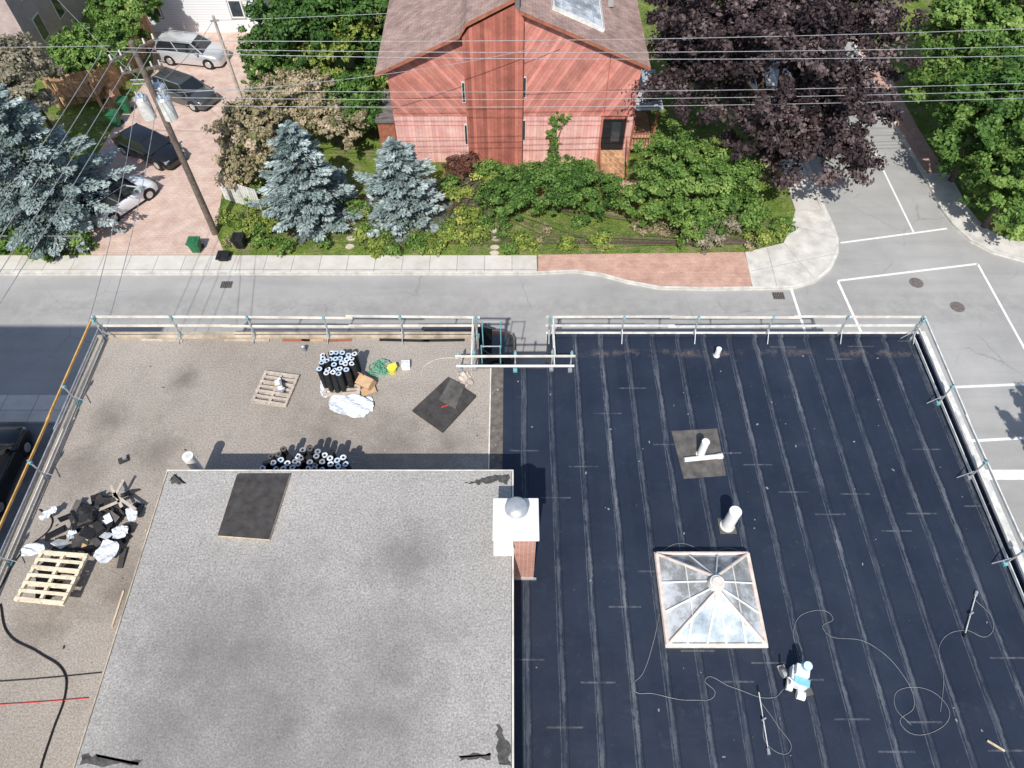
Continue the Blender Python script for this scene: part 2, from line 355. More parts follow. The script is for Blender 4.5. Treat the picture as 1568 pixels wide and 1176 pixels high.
# ---------------------------------------------------------------- main building
RZ=8.0; X0,X1=-15.0,14.7; YF=16.25
N0=G(733,520,RZ).x; N1=G(838,520,RZ).x; NY=G(780,563,RZ).y
bld=empty('flat_roof_building')
b=MB(); n=[(X0,-14),(X1,-14),(X1,YF),(N1,YF),(N1,NY),(N0,NY),(N0,YF),(X0,YF)]
b.prism(n,0,RZ-.02,'brickb'); b.build('walls',bld)
b=MB(); b.poly([(X0,-14,RZ),(-.28,-14,RZ),(-.28,NY,RZ),(N0,NY,RZ),(N0,YF,RZ),(X0,YF,RZ)],'gravL'); b.build('gravel_roof',bld)
b=MB(); b.poly([(.0,-14,RZ+.01),(X1,-14,RZ+.01),(X1,YF,RZ+.01),(N1,YF,RZ+.01),(N1,NY,RZ+.01),(.0,NY,RZ+.01)],'member'); b.build('membrane_roof',bld)
b=MB(); yj=9.9
b.bb(-.72,-.3,yj,NY,RZ,RZ+.02,'brownstrip'); b.bb(-.3,.02,yj,NY,RZ,RZ+.035,'member'); b.bb(-.76,-.722,yj,NY,RZ,RZ+.03,'railwood'); b.build('roof_joint_strip',bld)
RR=9.9; RY=G(500,722,RR).y; RX=G(258,722,RR).x
b=MB(); b.bb(RX,-.02,-14,RY,RZ-.01,RR-.06,'brickb'); b.bb(RX-.05,.03,-14.05,RY+.05,RR-.06,RR-.004,'dark2'); b.build('penthouse_walls',bld)
b=MB(); b.poly([(RX,-14,RR),(-.02,-14,RR),(-.02,RY,RR),(RX,RY,RR)],'gravR'); b.build('penthouse_roof',bld)
b=MB(); b.bb(RX-.055,.045,RY+.01,RY+.055,RR-.07,RR+.01,'railwood'); b.bb(RX-.055,RX-.02,-14,RY+.01,RR-.07,RR+.006,'toe'); b.bb(.0,.045,-14,RY+.01,RR-.07,RR+.006,'railwood'); b.build('penthouse_edge_flashing',bld)
def patch(bld,pts,z,m,sub=9,jag=.07):
    out=[]
    for i in range(len(pts)):
        a=Vector(pts[i][:2]); c=Vector(pts[(i+1)%len(pts)][:2])
        for k in range(sub):
            q=a.lerp(c,k/sub); out.append((q.x+random.uniform(-jag,jag),q.y+random.uniform(-jag,jag),z))
    bld.poly(out,m)
b=MB()
for pts in [[(260,736),(268,726),(278,732),(284,741),(263,741)],[(710,741),(735,734),(762,727),(780,727),(779,741),(765,737),(735,741)],[(760,1108),(779,1135),(781,1174),(762,1170)],[(702,1158),(753,1153),(751,1161),(706,1165)],[(122,1172),(128,1155),(150,1159),(218,1163),(213,1171)]]:
    patch(b,[G(x,y,RR) for x,y in pts],RR+.004,'tar',7,.045)
b.build('bare_tar_patches',bld)
b=MB()
b.bb(X0-.05,N0,YF-.08,YF+.04,RZ-.2,RZ+.07,'toe'); b.bb(N1,X1+.05,YF-.1,YF+.04,RZ-.2,RZ+.13,'member')
b.bb(N1-.04,X1+.06,YF+.04,YF+.12,RZ-.2,RZ+.15,'dirtywhite')
b.bb(X0-.05,X0+.05,-14,YF-.08,RZ-.2,RZ+.09,'grey')
b.bb(X1-.12,X1,-14,YF-.1,RZ-.2,RZ+.2,'member'); b.bb(X1,X1+.22,-14,YF+.12,RZ-.25,RZ+.17,'dirtywhite')
b.bb(N0-.05,N1+.05,NY-.03,NY+.05,RZ-.2,RZ+.06,'dark2')
b.build('roof_edge_trim',bld)
b=MB()
for i in range(9):
    x=X0+1.8+i*3.2
    if N0-1<x<N1+1: continue
    for z in(2.2,5.6):
        b.bb(x-.6,x+.6,YF,YF+.05,z-.8,z+.8,'white'); b.bb(x-.52,x+.52,YF+.05,YF+.06,z-.72,z+.72,'gas')
for i in range(8):
    y=-12+i*3.4
    for z in(2.2,5.6):
        b.bb(X0-.05,X0,y-.6,y+.6,z-.8,z+.8,'white'); b.bb(X0-.06,X0-.05,y-.52,y+.52,z-.72,z+.72,'gas')
        b.bb(X1,X1+.05,y-.6,y+.6,z-.8,z+.8,'white'); b.bb(X1+.05,X1+.06,y-.52,y+.52,z-.72,z+.72,'gas')
b.build('windows',bld)
# ---------------------------------------------------------------- guard rails
def rail(name,p,q,posts,mats,zt=(1.0,.52),toe='toe',out=(0,1),brace=True):
    b=MB(); p=Vector((*p,RZ));q=Vector((*q,RZ)); L=(q-p).length; d=(q-p)/L; ang=math.atan2(d.y,d.x); o=Vector((*out,0))
    for i in range(posts):
        s=p.lerp(q,i/(posts-1)) if posts>1 else p
        b.cyl(s+Vector((0,0,-.3)),s+Vector((0,0,1.15)),.028,.028,'alu',8)
        b.box(s+Vector((0,0,1.0)),(.09,.1,.09),'cyan',ang); b.box(s+Vector((0,0,.05)),(.14,.14,.10),'cyan' if i%2 else 'grey',ang)
        if brace: b.cyl(s-o*.05+Vector((0,0,.45)),s-o*.38+Vector((0,0,.04)),.016,.016,'alu',6)
    for zi,z in enumerate(zt):
        m=mats[zi%len(mats)]; k=max(1,int(L/3.6))
        for j in range(k):
            a=p+d*(L*j/k-.12); c=p+d*(L*(j+1)/k+.12); mid=(a+c)/2; tl=random.uniform(-.01,.01)
            off=.045 if j%2 else .075
            Rm=Matrix.Rotation(ang+tl,3,'Z')@Matrix.Rotation(random.uniform(-.009,.009),3,'Y')
            b.box(mid+o*off+Vector((0,0,z)),((c-a).length,.04,.085),m,mat=Rm)
    if toe: b.box((p+q)/2+Vector((0,0,.14))+o*.05,(L,.03,.10),toe,ang)
    return b.build(name)
rx0=X0+.35; rx1=X1-.3
rail('guard_rail',(rx0,YF+.02),(N0-.05,YF+.02),6,['railwood','railwood'])
rail('guard_rail',(N1+.05,YF+.02),(rx1,YF+.02),6,['railwood','dirtywhite'],toe='railwood')
rail('guard_rail',(N0-.6,NY-.15),(N1+.75,NY-.15),3,['railwood','white'],(.95,.4),None,(0,-1),False)
rail('guard_rail',(N0-.1,NY-.1),(N0-.1,YF),2,['railwood','dirtywhite'],(.95,.5),None,(-1,0),False)
rail('guard_rail',(N1+.1,NY-.1),(N1+.1,YF),2,['railwood','dirtywhite'],(.95,.5),None,(1,0),False)
rail('guard_rail',(rx0,YF-.1),(rx0,-12),11,['orange','grey'],(1.0,.5),'railwood',(-1,0))
rail('guard_rail',(rx1,YF-.1),(rx1,-12),11,['dirtywhite','railwood'],(1.0,.5),'dirtywhite',(1,0))
b=MB(); 
for x in(N0+.15,N0+.8): 
    for y in (NY+.2,YF-.1): b.cyl((x,y,RZ-.5),(x,y,RZ+1.0),.022,.022,'cyan',8)
for y in(NY+.2,YF-.1): b.cyl((N0+.15,y,RZ+.95),(N0+.8,y,RZ+.95),.022,.022,'alu',8)
b.build('hoist_frame')
b=MB()
for x,l,m in[(380,1.6,'toe'),(455,1.0,'porch'),(520,.9,'porch'),(620,1.8,'black'),(680,1.5,'black'),(480,.8,'card'),(250,1.5,'greypallet')]:
    g=G(x,517,RZ); b.box((g.x,YF-.18,RZ+.03),(l,.09,.04),m,random.uniform(-.04,.04))
b.build('loose_edge_planks')
# ---------------------------------------------------------------- pallets
def pallet(name,c,rz,m,z=RZ,tilt=0,w=1.2,d=1.05):
    b=MB(); R=Matrix.Rotation(rz,3,'Z')@Matrix.Rotation(tilt,3,'X'); c=Vector((c[0],c[1],z))
    def bx(x,y,zz,a,bb_,h): b.box(c+R@Vector((x,y,zz)),(a,bb_,h),m,mat=R@Matrix.Rotation(random.uniform(-.015,.015),3,'Z'))
    for x in(-w/2+.05,0,w/2-.05): bx(x,0,.07,.09,d,.09)
    for i in range(7): bx(0,-d/2+.05+i*(d-.1)/6,.126,w,.095,.022)
    for i in range(4): bx(0,-d/2+.05+i*(d-.1)/3,.013,w,.09,.02)
    return b.build(name)
pallet('shipping_pallet',G(423,597,RZ),math.radians(-10),'greypallet',w=1.25,d=1.3)
b=MB(); g=G(432,592,RZ+.15)
for i in range(7): b.box(g+Vector((random.uniform(-.18,.18),random.uniform(-.2,.15),.04+.03*i)),(random.uniform(.1,.3),random.uniform(.08,.2),.07),random.choice(['card','dark2','white','dark2','alu']),random.uniform(0,3))
b.cyl(g+Vector((-.25,.15,.03)),g+Vector((-.1,.3,.05)),.06,.06,'white',10)
b.build('tool_pile')
def rolls(name,cells,r,h,z,body,cap,parent=None):
    b=MB()
    for (x,y) in cells:
        hh=h*random.uniform(.93,1.03); c=Vector((x,y,z)); t_=Vector((random.uniform(-.05,.05),random.uniform(-.05,.05),hh)); n=14
        b.cyl(c,c+t_,r,r,body,n)
        vs=[]; tp=c+t_+Vector((0,0,.003)); 
        for rr in(r*.97,r*.42):
            for i in range(n): a=2*math.pi*i/n; vs.append(tp+Vector((rr*math.cos(a),rr*math.sin(a),0)))
        b.add(vs,[(i,(i+1)%n,n+(i+1)%n,n+i) for i in range(n)],random.choice(cap))
    return b.build(name,parent)
g=G(530,590,RZ); cells=[]
for i in range(6):
    for j in range(5):
        if (i,j) in((0,0),(5,0),(5,1),(4,0)): continue
        cells.append((g.x-.62+i*.205+random.uniform(-.02,.02),g.y-.32+j*.205+(i%2)*.06))
rp=empty('wrapped_roll_stack')
rolls('rolls',cells,.1,1.0,RZ+.12,'black',['bluewhite','plastic','bluewhite'],rp)
o=pallet('pallet',(g.x-.1,g.y+.05),.05,'greypallet',RZ,0,1.25,1.05); o.parent=rp
def crumple(b,c,w,d,m,amp=.06,rz=0,n=12,base=.02):
    """thin crumpled sheet: smooth random folds"""
    R=Matrix.Rotation(rz,3,'Z'); ph=[(random.uniform(2,9)/w,random.uniform(2,9)/d,random.uniform(0,6),random.uniform(.3,1)) for _ in range(7)]; vs=[]
    for i in range(n):
        for j in range(n):
            x=(i/(n-1)-.5)*w; y=(j/(n-1)-.5)*d
            r_=max(abs(x)/w,abs(y)/d)*2; q_=math.hypot(x/w,y/d)*2+1e-6; k=(r_/q_)*.75+.3+.05*math.sin(5*math.atan2(y,x)+ph[0][2])
            h=sum(a_[3]*math.sin(a_[0]*x+a_[1]*y+a_[2]) for a_ in ph)
            vs.append(Vector(c)+R@Vector((x*k+random.uniform(-.012,.012),y*k+random.uniform(-.012,.012),base+amp*abs(h)*.5+random.uniform(0,.02))))
    b.add(vs,[(i*n+j,(i+1)*n+j,(i+1)*n+j+1,i*n+j+1) for i in range(n-1) for j in range(n-1)],m)
b=MB()
crumple(b,G(537,622,RZ),1.5,.8,'plastic',.09,-.25,18); crumple(b,G(500,592,RZ),.4,.9,'plastic',.10,0.1,12); crumple(b,G(512,560,RZ+.6),.5,.5,'plastic',.08,.3,10); crumple(b,G(560,616,RZ),.5,.3,'plastic',.05,.6,10); b.build('plastic_sheeting',rp)
b=MB(); g=G(562,592,RZ); R=Matrix.Rotation(-.5,3,'Z')@Matrix.Rotation(.35,3,'X')
b.box(g+Vector((0,0,.25)),(.55,.38,.34),'card',mat=R); b.box(g+Vector((.1,-.25,.12)),(.5,.3,.02),'card',.4); b.box(g+Vector((-.2,.2,.5)),(.35,.02,.2),'card',mat=R); b.build('cardboard_box')
b=MB(); g=G(601,569,RZ); b.cyl(g,g+Vector((0,0,.25)),.14,.16,'yellow',14); b.box(g+Vector((.05,.05,.27)),(.25,.2,.05),'yellow',.4); b.build('yellow_bucket')
b=MB(); g=G(622,562,RZ); b.box(g+Vector((0,0,.1)),(.28,.26,.2),'white',.1); b.box(g+Vector((0,0,.21)),(.3,.28,.03),'plastic',.1); b.build('white_container')
g=G(583,563,RZ); curve('green_rope_coil',[[g+Vector((random.uniform(-.42,.42),random.uniform(-.35,.3),random.uniform(.02,.2))) for i in range(34)]],.012,'rope')
b=MB(); g=G(713,583,RZ); crumple(b,g,.42,.6,'greypallet',.08,.4,10); b.build('mesh_bundle')
curve('thin_cord',[[G(x,y,RZ+.02) for x,y in [(645,575),(650,560),(690,548),(715,556),(722,575),(705,590),(700,570)]]],.009,'dirtywhite')
def board(name,corners,z,m,th=.06,m2=None):
    b=MB(); pts=[G(x,y,z+th) for x,y in corners]; b.prism(pts,z,z+th,m,m2 or m); return b
b=board('x',[(631,628),(686,577),(729,606),(678,661)],RZ,'dark',.09); 
pts=[G(x,y,RZ+.13) for x,y in [(672,612),(690,580),(712,590),(697,626)]]; b.prism(pts,RZ+.095,RZ+.13,'dark2')
b.box(G(681,622,RZ+.12),(.24,.04,.04),'red',.4); b.build('roof_insulation_board',bevel=.01)
b=board('x',[(363,726),(444,726),(412,826),(333,820)],RR+.02,'dark',.09,'wood'); b.build('roof_insulation_board',bevel=.008)
cells=[]
for i in range(13):
    for j in range(5):
        x=G(418,712,RZ).x+i*.215+random.uniform(-.04,.04)
        if (j==4 and i in(0,1,2,4,5,9,11,12)) or (j==3 and i in (0,1,11)) or(j==2 and i==0): continue
        cells.append((x,RY+.2+j*.215+(i%2)*.07))
rolls('membrane_roll_stack',cells,.1,1.0,RZ+.25,'black',['dark2','grey','alu','black','bluewhite','plastic'])
pallet('shipping_pallet',(G(470,712,RZ).x,RY+.65),0,'greypallet',RZ+.01,0,2.6,1.0)
def vent(name,base,h,r,m='white',z=RZ,lean=(0,0),flange=1.25):
    b=MB(); g=Vector((base[0],base[1],z)); tp=g+Vector((lean[0],lean[1],h))
    b.cyl(g,g+Vector((0,0,.03)),r*flange,r*flange,'dirtywhite' if m=='white' else m,20)
    b.cyl(g+Vector((0,0,.02)),tp,r,r,m,24)
    d=(tp-g).normalized(); b.cyl(tp-d*.03,tp+d*.02,r*1.05,r*1.02,m,24); b.cyl(tp+d*.015,tp+d*.028,r*.6,r*.5,'dirtywhite',20)
    return b.build(name)
g=G(317,722,RZ); vent('vent_pipe',(g.x,RY+.75),1.45,.16)
g=G(466,538,RZ); vent('roof_vent',g,.25,.08,'grey')
g=G(1097,545,RZ); vent('roof_vent',g,.4,.09)
g=G(1113,806,RZ); b=MB(); b.box((g.x,g.y,RZ+.02),(.5,.5,.025),'dark2'); b.build('vent_flashing'); vent('vent_pipe',g,1.0,.175,z=RZ+.03)
b=MB(); b.prism([G(x,y,RZ+.03) for x,y in [(1028,660),(1098,656),(1112,728),(1047,733)]],RZ+.01,RZ+.03,'dark2'); b.build('roof_patch_board')
g=G(1072,697,RZ); vent('vent_pipe',g,.8,.12,z=RZ+.035)
b=MB(); a=G(1048,704,RZ+.1); c=G(1106,698,RZ+.1); b.cyl(a,c,.08,.08,'white',16,'grey'); b.cyl(c,c+(c-a)*-.12,.1,.1,'dirtywhite',16); b.build('loose_pipe')
ch=empty('brick_chimney'); ty=7.28; y2=8.25
b=MB(); b.bb(.05,.62,ty,y2,RZ,10.86,'brick'); b.build('brick_stack',ch)
b=MB(); b.bb(-.42,.048,ty+.05,y2,RR-.02,10.82,'dirtywhite'); b.bb(-.03,.70,ty-.06,ty-.002,RZ+.01,RZ+.07,'alu'); b.build('render_base',ch)
b=MB(); b.bb(-.5,.7,ty-.08,y2+.12,10.86,10.98,'white'); b.build('cap_slab',ch,bevel=.02)
b=MB(); b.box((-.22,ty-.16,10.74),(.5,.5,.05),'white'); b.build('side_ledge',ch)
b=MB(); c=Vector((.12,7.95,10.98)); b.cyl(c,c+Vector((0,0,.28)),.2,.2,'alu',24)
prev=None
for k in range(7):
    a=k/6*math.pi/2; r=.3*math.cos(a); z=.30+.14*math.sin(a)
    if prev: b.cyl(c+Vector((0,0,prev[1])),c+Vector((0,0,z)),prev[0],max(r,.005),'alu',28)
    prev=(r,z)
b.cyl(c+Vector((0,0,.26)),c+Vector((0,0,.30)),.31,.31,'alu',28); b.build('metal_dome_cowl',ch)
# skylight
sk=empty('pyramid_skylight'); a=Vector((4.2,5.32)); c=Vector((6.85,7.9)); ap=Vector((5.56,6.9,RZ+1.12)); ap2=Vector((5.56,6.55,RZ+1.12)); zc=RZ+.28
b=MB(); b.bb(a.x,c.x,a.y,c.y,RZ,zc,'dirtywhite'); b.bb(a.x-.06,c.x+.06,a.y-.06,c.y+.06,zc-.06,zc+.002,'copper'); b.build('curb',sk)
k=[Vector((a.x,a.y,zc+.01)),Vector((c.x,a.y,zc+.01)),Vector((c.x,c.y,zc+.01)),Vector((a.x,c.y,zc+.01))]
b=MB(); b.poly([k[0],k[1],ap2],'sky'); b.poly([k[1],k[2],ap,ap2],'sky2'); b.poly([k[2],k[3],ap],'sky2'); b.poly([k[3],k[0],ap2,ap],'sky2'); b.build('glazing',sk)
b=MB(); up=Vector((0,0,.025))
for p,q in [(k[0],ap2),(k[1],ap2),(k[2],ap),(k[3],ap),(ap,ap2)]: b.cyl(p+up,q+up,.045,.045,'copper',8)
for i in range(4): b.cyl(k[i]+up,k[(i+1)%4]+up,.06,.06,'copper',8)
for f in(.2,.4,.6,.8):
    q=ap2 if .3<f<.7 else (k[0] if f<.5 else k[1]).lerp(ap2,.5); b.cyl(k[0].lerp(k[1],f)+up,q+up,.03,.03,'white',6)
for f in(.33,.66):
    b.cyl(k[1].lerp(k[2],f)+up,ap.lerp(ap2,1-f)+up,.026,.026,'white',6); b.cyl(k[3].lerp(k[0],f)+up,ap.lerp(ap2,f)+up,.026,.026,'white',6); b.cyl(k[2].lerp(k[3],f)+up,ap+up,.026,.026,'white',6)
for i in (1,3):
    tp=[ap2,ap2,ap,ap]; i2=(i+1)%4
    b.cyl(k[i].lerp(tp[i],.5)+up,k[i2].lerp(tp[i2],.5)+up,.018,.018,'dirtywhite',6)
mid=(ap+ap2)/2; b.cyl(mid-Vector((0,0,.05)),mid+Vector((0,0,.10)),.24,.2,'dirtywhite',20); b.cyl(mid+Vector((0,0,.10)),mid+Vector((0,0,.14)),.16,.14,'copper',20); b.build('frame',sk)
# ---------------------------------------------------------------- hot-air welding machine
g=G(1217,1042,RZ); b=MB()
b.box((g.x,g.y,RZ+.28),(.42,.5,.3),'plastic',-.35); b.box((g.x+.02,g.y-.12,RZ+.36),(.40,.2,.2),'cyanm',-.35); b.box((g.x+.06,g.y+.12,RZ+.50),(.34,.28,.2),'white',-.35); b.cyl((g.x+.16,g.y+.24,RZ+.5),(g.x+.13,g.y+.18,RZ+.8),.13,.11,'cyanm',16,'bluewhite')
b.cyl((g.x-.36,g.y+.14,RZ+.12),(g.x-.24,g.y+.18,RZ+.12),.12,.12,'grey',16,'white'); b.cyl((g.x-.08,g.y-.36,RZ+.12),(g.x+.12,g.y-.42,RZ+.12),.12,.12,'white',16,'grey'); b.cyl((g.x+.32,g.y+.05,RZ+.12),(g.x+.24,g.y+.05,RZ+.12),.12,.12,'black',16,'white')
b.box((g.x-.22,g.y-.1,RZ+.2),(.16,.4,.12),'dirtywhite',-.35); b.cyl((g.x-.1,g.y-.2,RZ+.4),(g.x-.38,g.y-.05,RZ+.62),.02,.02,'white',8); b.cyl((g.x-.38,g.y-.05,RZ+.62),(g.x-.34,g.y+.15,RZ+.62),.03,.03,'black',8)
b.box((g.x+.26,g.y-.3,RZ+.05),(.24,.18,.07),'dark2',.2); b.box((g.x-.3,g.y+.3,RZ+.04),(.2,.16,.05),'greypallet',.2)
b.build('hot_air_welding_machine',bevel=.02)
def hose(name,px,r,m,z=RZ+.03): return curve(name,[[G(x,y,z) for x,y in px]],r,m)
hose('power_cable',[(1200,1055),(1185,1068),(1120,1052),(1080,1040),(1095,1062),(1060,1072),(1000,1062),(970,1055),(985,1030),(1000,985),(1010,940)],.008,'cord')
hose('power_cable',[(1225,1005),(1215,965),(1235,938),(1275,945),(1260,962),(1330,985),(1380,1030),(1400,1080),(1380,1110),(1440,1115),(1450,1080),(1380,1055),(1370,1080),(1395,1110)],.007,'cord')
hose('power_cable',[(1490,915),(1520,950),(1510,975),(1478,965),(1440,985),(1445,1040),(1440,1090)],.007,'cord')
hose('power_cable',[(1165,1075),(1190,1110),(1210,1150),(1175,1140),(1168,1100)],.007,'cord')
hose('power_cable',[(1005,850),(1040,832),(1085,845),(1120,840),(1140,850)],.006,'cord')
hose('black_hose',[(0,925),(12,970),(60,1000),(98,1030),(100,1060),(80,1120),(62,1176),(50,1230)],.024,'black')
hose('black_hose',[(0,900),(30,850),(80,800),(60,780)],.02,'black')
hose('thin_black_cable',[(-40,1046),(60,1039),(155,1030)],.012,'black')
hose('red_cord',[(-40,1081),(60,1075),(135,1069)],.011,'red')
for (x,y),(x2,y2) in [((1478,970),(1494,912)),((1162,1060),(1176,1146))]:
    b=MB(); p=G(x,y,RZ+.08); q=G(x2,y2,RZ+.06); b.cyl(p,q,.015,.015,'dirtywhite',8); b.cyl(q,q+(q-p).normalized()*.14,.038,.042,'alu',12); b.cyl(p,p-(q-p).normalized()*.12,.03,.025,'black',10); b.box((p+q)/2+Vector((0,0,.05)),(.12,.04,.07),'alu',.5); b.build('roofing_torch')
b=MB(); b.box(G(1525,1142,RZ+.04),(.42,.05,.03),'wood',-.6); b.build('wood_offcut')
# debris pile
db=empty('debris_pile'); cg=G(148,806,RZ); b=MB()
for i in range(110):
    R=Matrix.Rotation(random.uniform(0,3.1),3,'Z')@Matrix.Rotation(random.gauss(0,.28),3,'X')@Matrix.Rotation(random.gauss(0,.28),3,'Y')
    rr=random.gauss(0,.5); rr2=random.gauss(0,.42)
    b.box(cg+Vector((rr,rr2,.05+max(0,.6-.5*math.hypot(rr,rr2))*random.random())),(random.uniform(.15,.6),random.uniform(.08,.4),random.uniform(.012,.04)),random.choice(['black','dark','dark','black','black','dark2','dark2','greypallet','plastic','dirtywhite','black','card'] if i%3==0 else ['black','dark','dark2','black']),mat=R)
b.build('scrap_sheets',db)
b=MB()
for (x,y),w,d,rz in [((80,790),.5,.22,.9),((168,848),.65,.6,1.2),((188,818),.45,.4,.2),((205,790),.3,.5,.5),((55,845),.6,.35,.2),((115,822),.3,.25,-.6)]: crumple(b,G(x,y,RZ+.15),w,d,'plastic',.07,rz,12,.14)
b.build('plastic_scraps',db)
b=MB()
for (x,y),l,rz in [((178,760),.9,-.9),((190,768),1.0,-.55),((165,775),.7,.5),((182,748),.6,1.4)]: b.box(G(x,y,RZ+.45),(l,.09,.025),'greypallet',rz)
b.build('timber_offcuts',db)
pallet('shipping_pallet',G(80,884,RZ+.5),math.radians(-5),'pallet',RZ+.42,-.06,1.42,1.5)
b=MB(); g=G(85,890,RZ)
for i in range(14): b.box((g.x+random.uniform(-.4,.55),g.y+random.uniform(-.5,.5),RZ+.05+random.random()*.3),(random.uniform(.3,.8),random.uniform(.2,.6),.05),random.choice(['black','dark','greypallet']),random.uniform(0,3))
b.build('scrap_under_pallet',db)
b=MB(); p=G(186,905,RZ); q=G(176,960,RZ); b.box((p+q)/2+Vector((0,0,.02)),(.05,(p-q).length,.03),'wood',.0); b.build('wood_batten')
b=MB(); g=G(190,705,RZ); b.box(g+Vector((0,0,.04)),(.3,.2,.07),'dark',.5); b.box(g+Vector((.05,.05,.1)),(.12,.12,.06),'grey',.2); b.build('tool_box')
b=MB()
for i in range(150):
    x=random.uniform(-14.2,14); y=random.uniform(2.6,15.6)
    if RX-.3<x<.1 and y<RY+.2: continue
    m='greypallet' if x<0 else random.choice(['cord','grey','cord']); s=random.uniform(.015,.05)
    b.box((x,y,RZ+.022),(s*random.uniform(1,2.5),s,.012),m if random.random()<.8 else 'dark',random.uniform(0,3))
b.build('roof_litter')
# ---------------------------------------------------------------- neighbouring tall building (outside the frame, casts the street shadow)
nb=empty('apartment_building'); b=MB(); b.bb(-46,-20.6,-14,4.4,0,22.2,'brickb'); b.build('walls',nb); b=MB(); b.bb(-46.1,-20.5,-14.1,4.5,22.2,22.35,'dirtywhite'); b.bb(-45.9,-20.7,-13.9,4.3,22.35,22.36,'gravR'); b.build('roof',nb)
b=MB()
for j in range(7):
    for i in range(4): b.bb(-20.6,-20.54,-11+i*4.2,-9.6+i*4.2,1.4+j*3,2.9+j*3,'gas')
    for i in range(6): b.bb(-44+i*4,-42.4+i*4,4.4,4.46,1.4+j*3,2.9+j*3,'gas')
b.build('windows',nb)
# ---------------------------------------------------------------- red house
hs=empty('red_house'); HY=36.6; UP=.3
def zz(pts): return [(x,z+UP if z>3.5 else z) for x,z in pts]
out=zz([(-6.9,0),(7.1,0),(7.1,6.25),(.35,9.15),(.1,9.7),(-2.25,8.5),(-2.6,8.0),(-6.9,6.0)])
b=MB(); b.prismY(out,HY,52,'sdv'); b.build('walls',hs)
b=MB(); b.prismY(zz([(-6.88,3.4),(-2.62,3.4),(-2.62,7.93),(-6.88,5.95)]),HY-.06,HY,'sdl'); b.prismY(zz([(.62,3.4),(5.3,3.4),(5.3,6.95),(.62,8.95)]),HY-.06,HY,'sdr'); b.prismY(zz([(5.34,3.4),(7.08,3.4),(7.08,6.2),(5.34,6.93)]),HY-.12,HY,'sdr'); b.build('board_siding',hs)
b=MB(); b.bb(-6.88,-2.62,HY-.05,HY,.1,3.36,'sdp'); b.bb(.62,5.2,HY-.05,HY,.1,3.36,'sdp'); b.bb(6.75,7.08,HY-.05,HY,.1,3.36,'sdp'); b.bb(-6.9,-2.6,HY-.08,HY,3.34,3.42,'sdl'); b.bb(.6,7.1,HY-.08,HY,3.34,3.42,'sdr')
for z in (1.0,1.9,2.7): b.bb(-6.88,-2.62,HY-.065,HY-.05,z,z+.035,'sdr'); b.bb(.62,5.2,HY-.065,HY-.05,z,z+.035,'sdr')
b.build('lower_siding',hs)
b=MB(); b.prismY(zz([(-2.6,0),(.6,0),(.6,8.9),(.1,9.62),(-2.2,8.45),(-2.6,7.95)]),HY-.55,HY-.001,'sdv'); b.build('centre_bay',hs)
b=MB()
for z0,z1 in((4.2,5.5),(1.4,2.8)): b.bb(-2.82,-2.64,HY-.1,HY-.06,z0,z1,'dirtywhite'); b.bb(-2.79,-2.67,HY-.11,HY-.1,z0+.06,z1-.06,'gas'); b.bb(.63,.80,HY-.1,HY-.06,z0+.3,z1+.3,'dirtywhite'); b.bb(.66,.77,HY-.11,HY-.1,z0+.36,z1+.24,'gas')
b.bb(5.35,6.7,HY-.03,HY-.004,.2,3.1,'black'); b.bb(5.9,6.4,HY-.04,HY-.03,1.6,2.9,'gas'); b.build('windows_and_door',hs)
def ribbon(b,pts,t,y0,y1,m): b.prismY([(x,z+UP) for x,z in pts]+[(x,z+t+UP) for x,z in pts[::-1]],y0,y1,m)
b=MB(); ribbon(b,[(-7.45,5.85),(-2.75,8.03),(-2.35,8.65),(.12,9.9)],.14,HY-.62,53,'shingle'); ribbon(b,[(.36,9.2),(7.5,6.12)],.14,HY-.4,53,'shingle'); b.bb(.12,.38,HY-.5,53,9.0+UP,9.98+UP,'shd'); b.build('roof',hs)
b=MB(); ribbon(b,[(-7.47,5.8),(-2.75,7.97),(-2.35,8.59),(.14,9.85)],.18,HY-.68,HY-.625,'porch'); ribbon(b,[(.34,9.15),(7.52,6.07)],.18,HY-.46,HY-.405,'porch'); b.build('bargeboards',hs)
b=MB(); sl=math.atan2(6.12-9.2,7.14); R=Matrix.Rotation(-sl,3,'Y'); 
def rp_(x,y,dz): return Vector((x,y,9.36+UP-(x-.36)*.4314+dz))
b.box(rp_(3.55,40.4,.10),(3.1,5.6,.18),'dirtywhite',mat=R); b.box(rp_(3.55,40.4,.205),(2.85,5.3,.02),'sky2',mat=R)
for i in range(6): b.box(rp_(2.15+i*.56,40.4,.23),(.04,5.3,.03),'alu',mat=R)
for i in range(4): b.box(rp_(3.55,38.4+i*1.4,.23),(2.8,.04,.03),'alu',mat=R)
b.build('roof_skylight',hs)
b=MB(); b.box(rp_(5.6,41,.5),(.35,.35,.9),'alu'); b.box(rp_(.9,46,.5),(.8,.8,1.4),'brick'); b.build('roof_chimneys',hs)
b=MB(); b.bb(7.12,8.6,HY+.2,HY+4,.9,1.05,'deckw'); 
for x in(7.2,8.5):
    for y in(HY+.3,HY+3.9): b.bb(x-.06,x+.06,y-.06,y+.06,.1,3.6,'porch')
b.bb(7.1,8.75,HY+.1,HY+4.1,3.6,3.75,'sky'); b.bb(8.46,8.54,HY+.3,HY+3.9,1.85,1.93,'porch'); b.bb(7.2,8.5,HY+.26,HY+.33,1.85,1.93,'porch')
for i in range(5): b.bb(5.3,6.8,HY-.35-i*.3,HY-.05-i*.3,.12,1.0-i*.18,'deckw')
for i in range(8): b.bb(7.2+i*.18,7.24+i*.18,HY+.27,HY+.31,1.05,1.85,'porch')
for s in(5.25,6.85): b.cyl((s,HY-.1,1.9),(s,HY-1.7,1.1),.04,.04,'porch',6); b.cyl((s,HY-1.7,.1),(s,HY-1.7,1.1),.05,.05,'porch',6)
b.build('porch',hs)
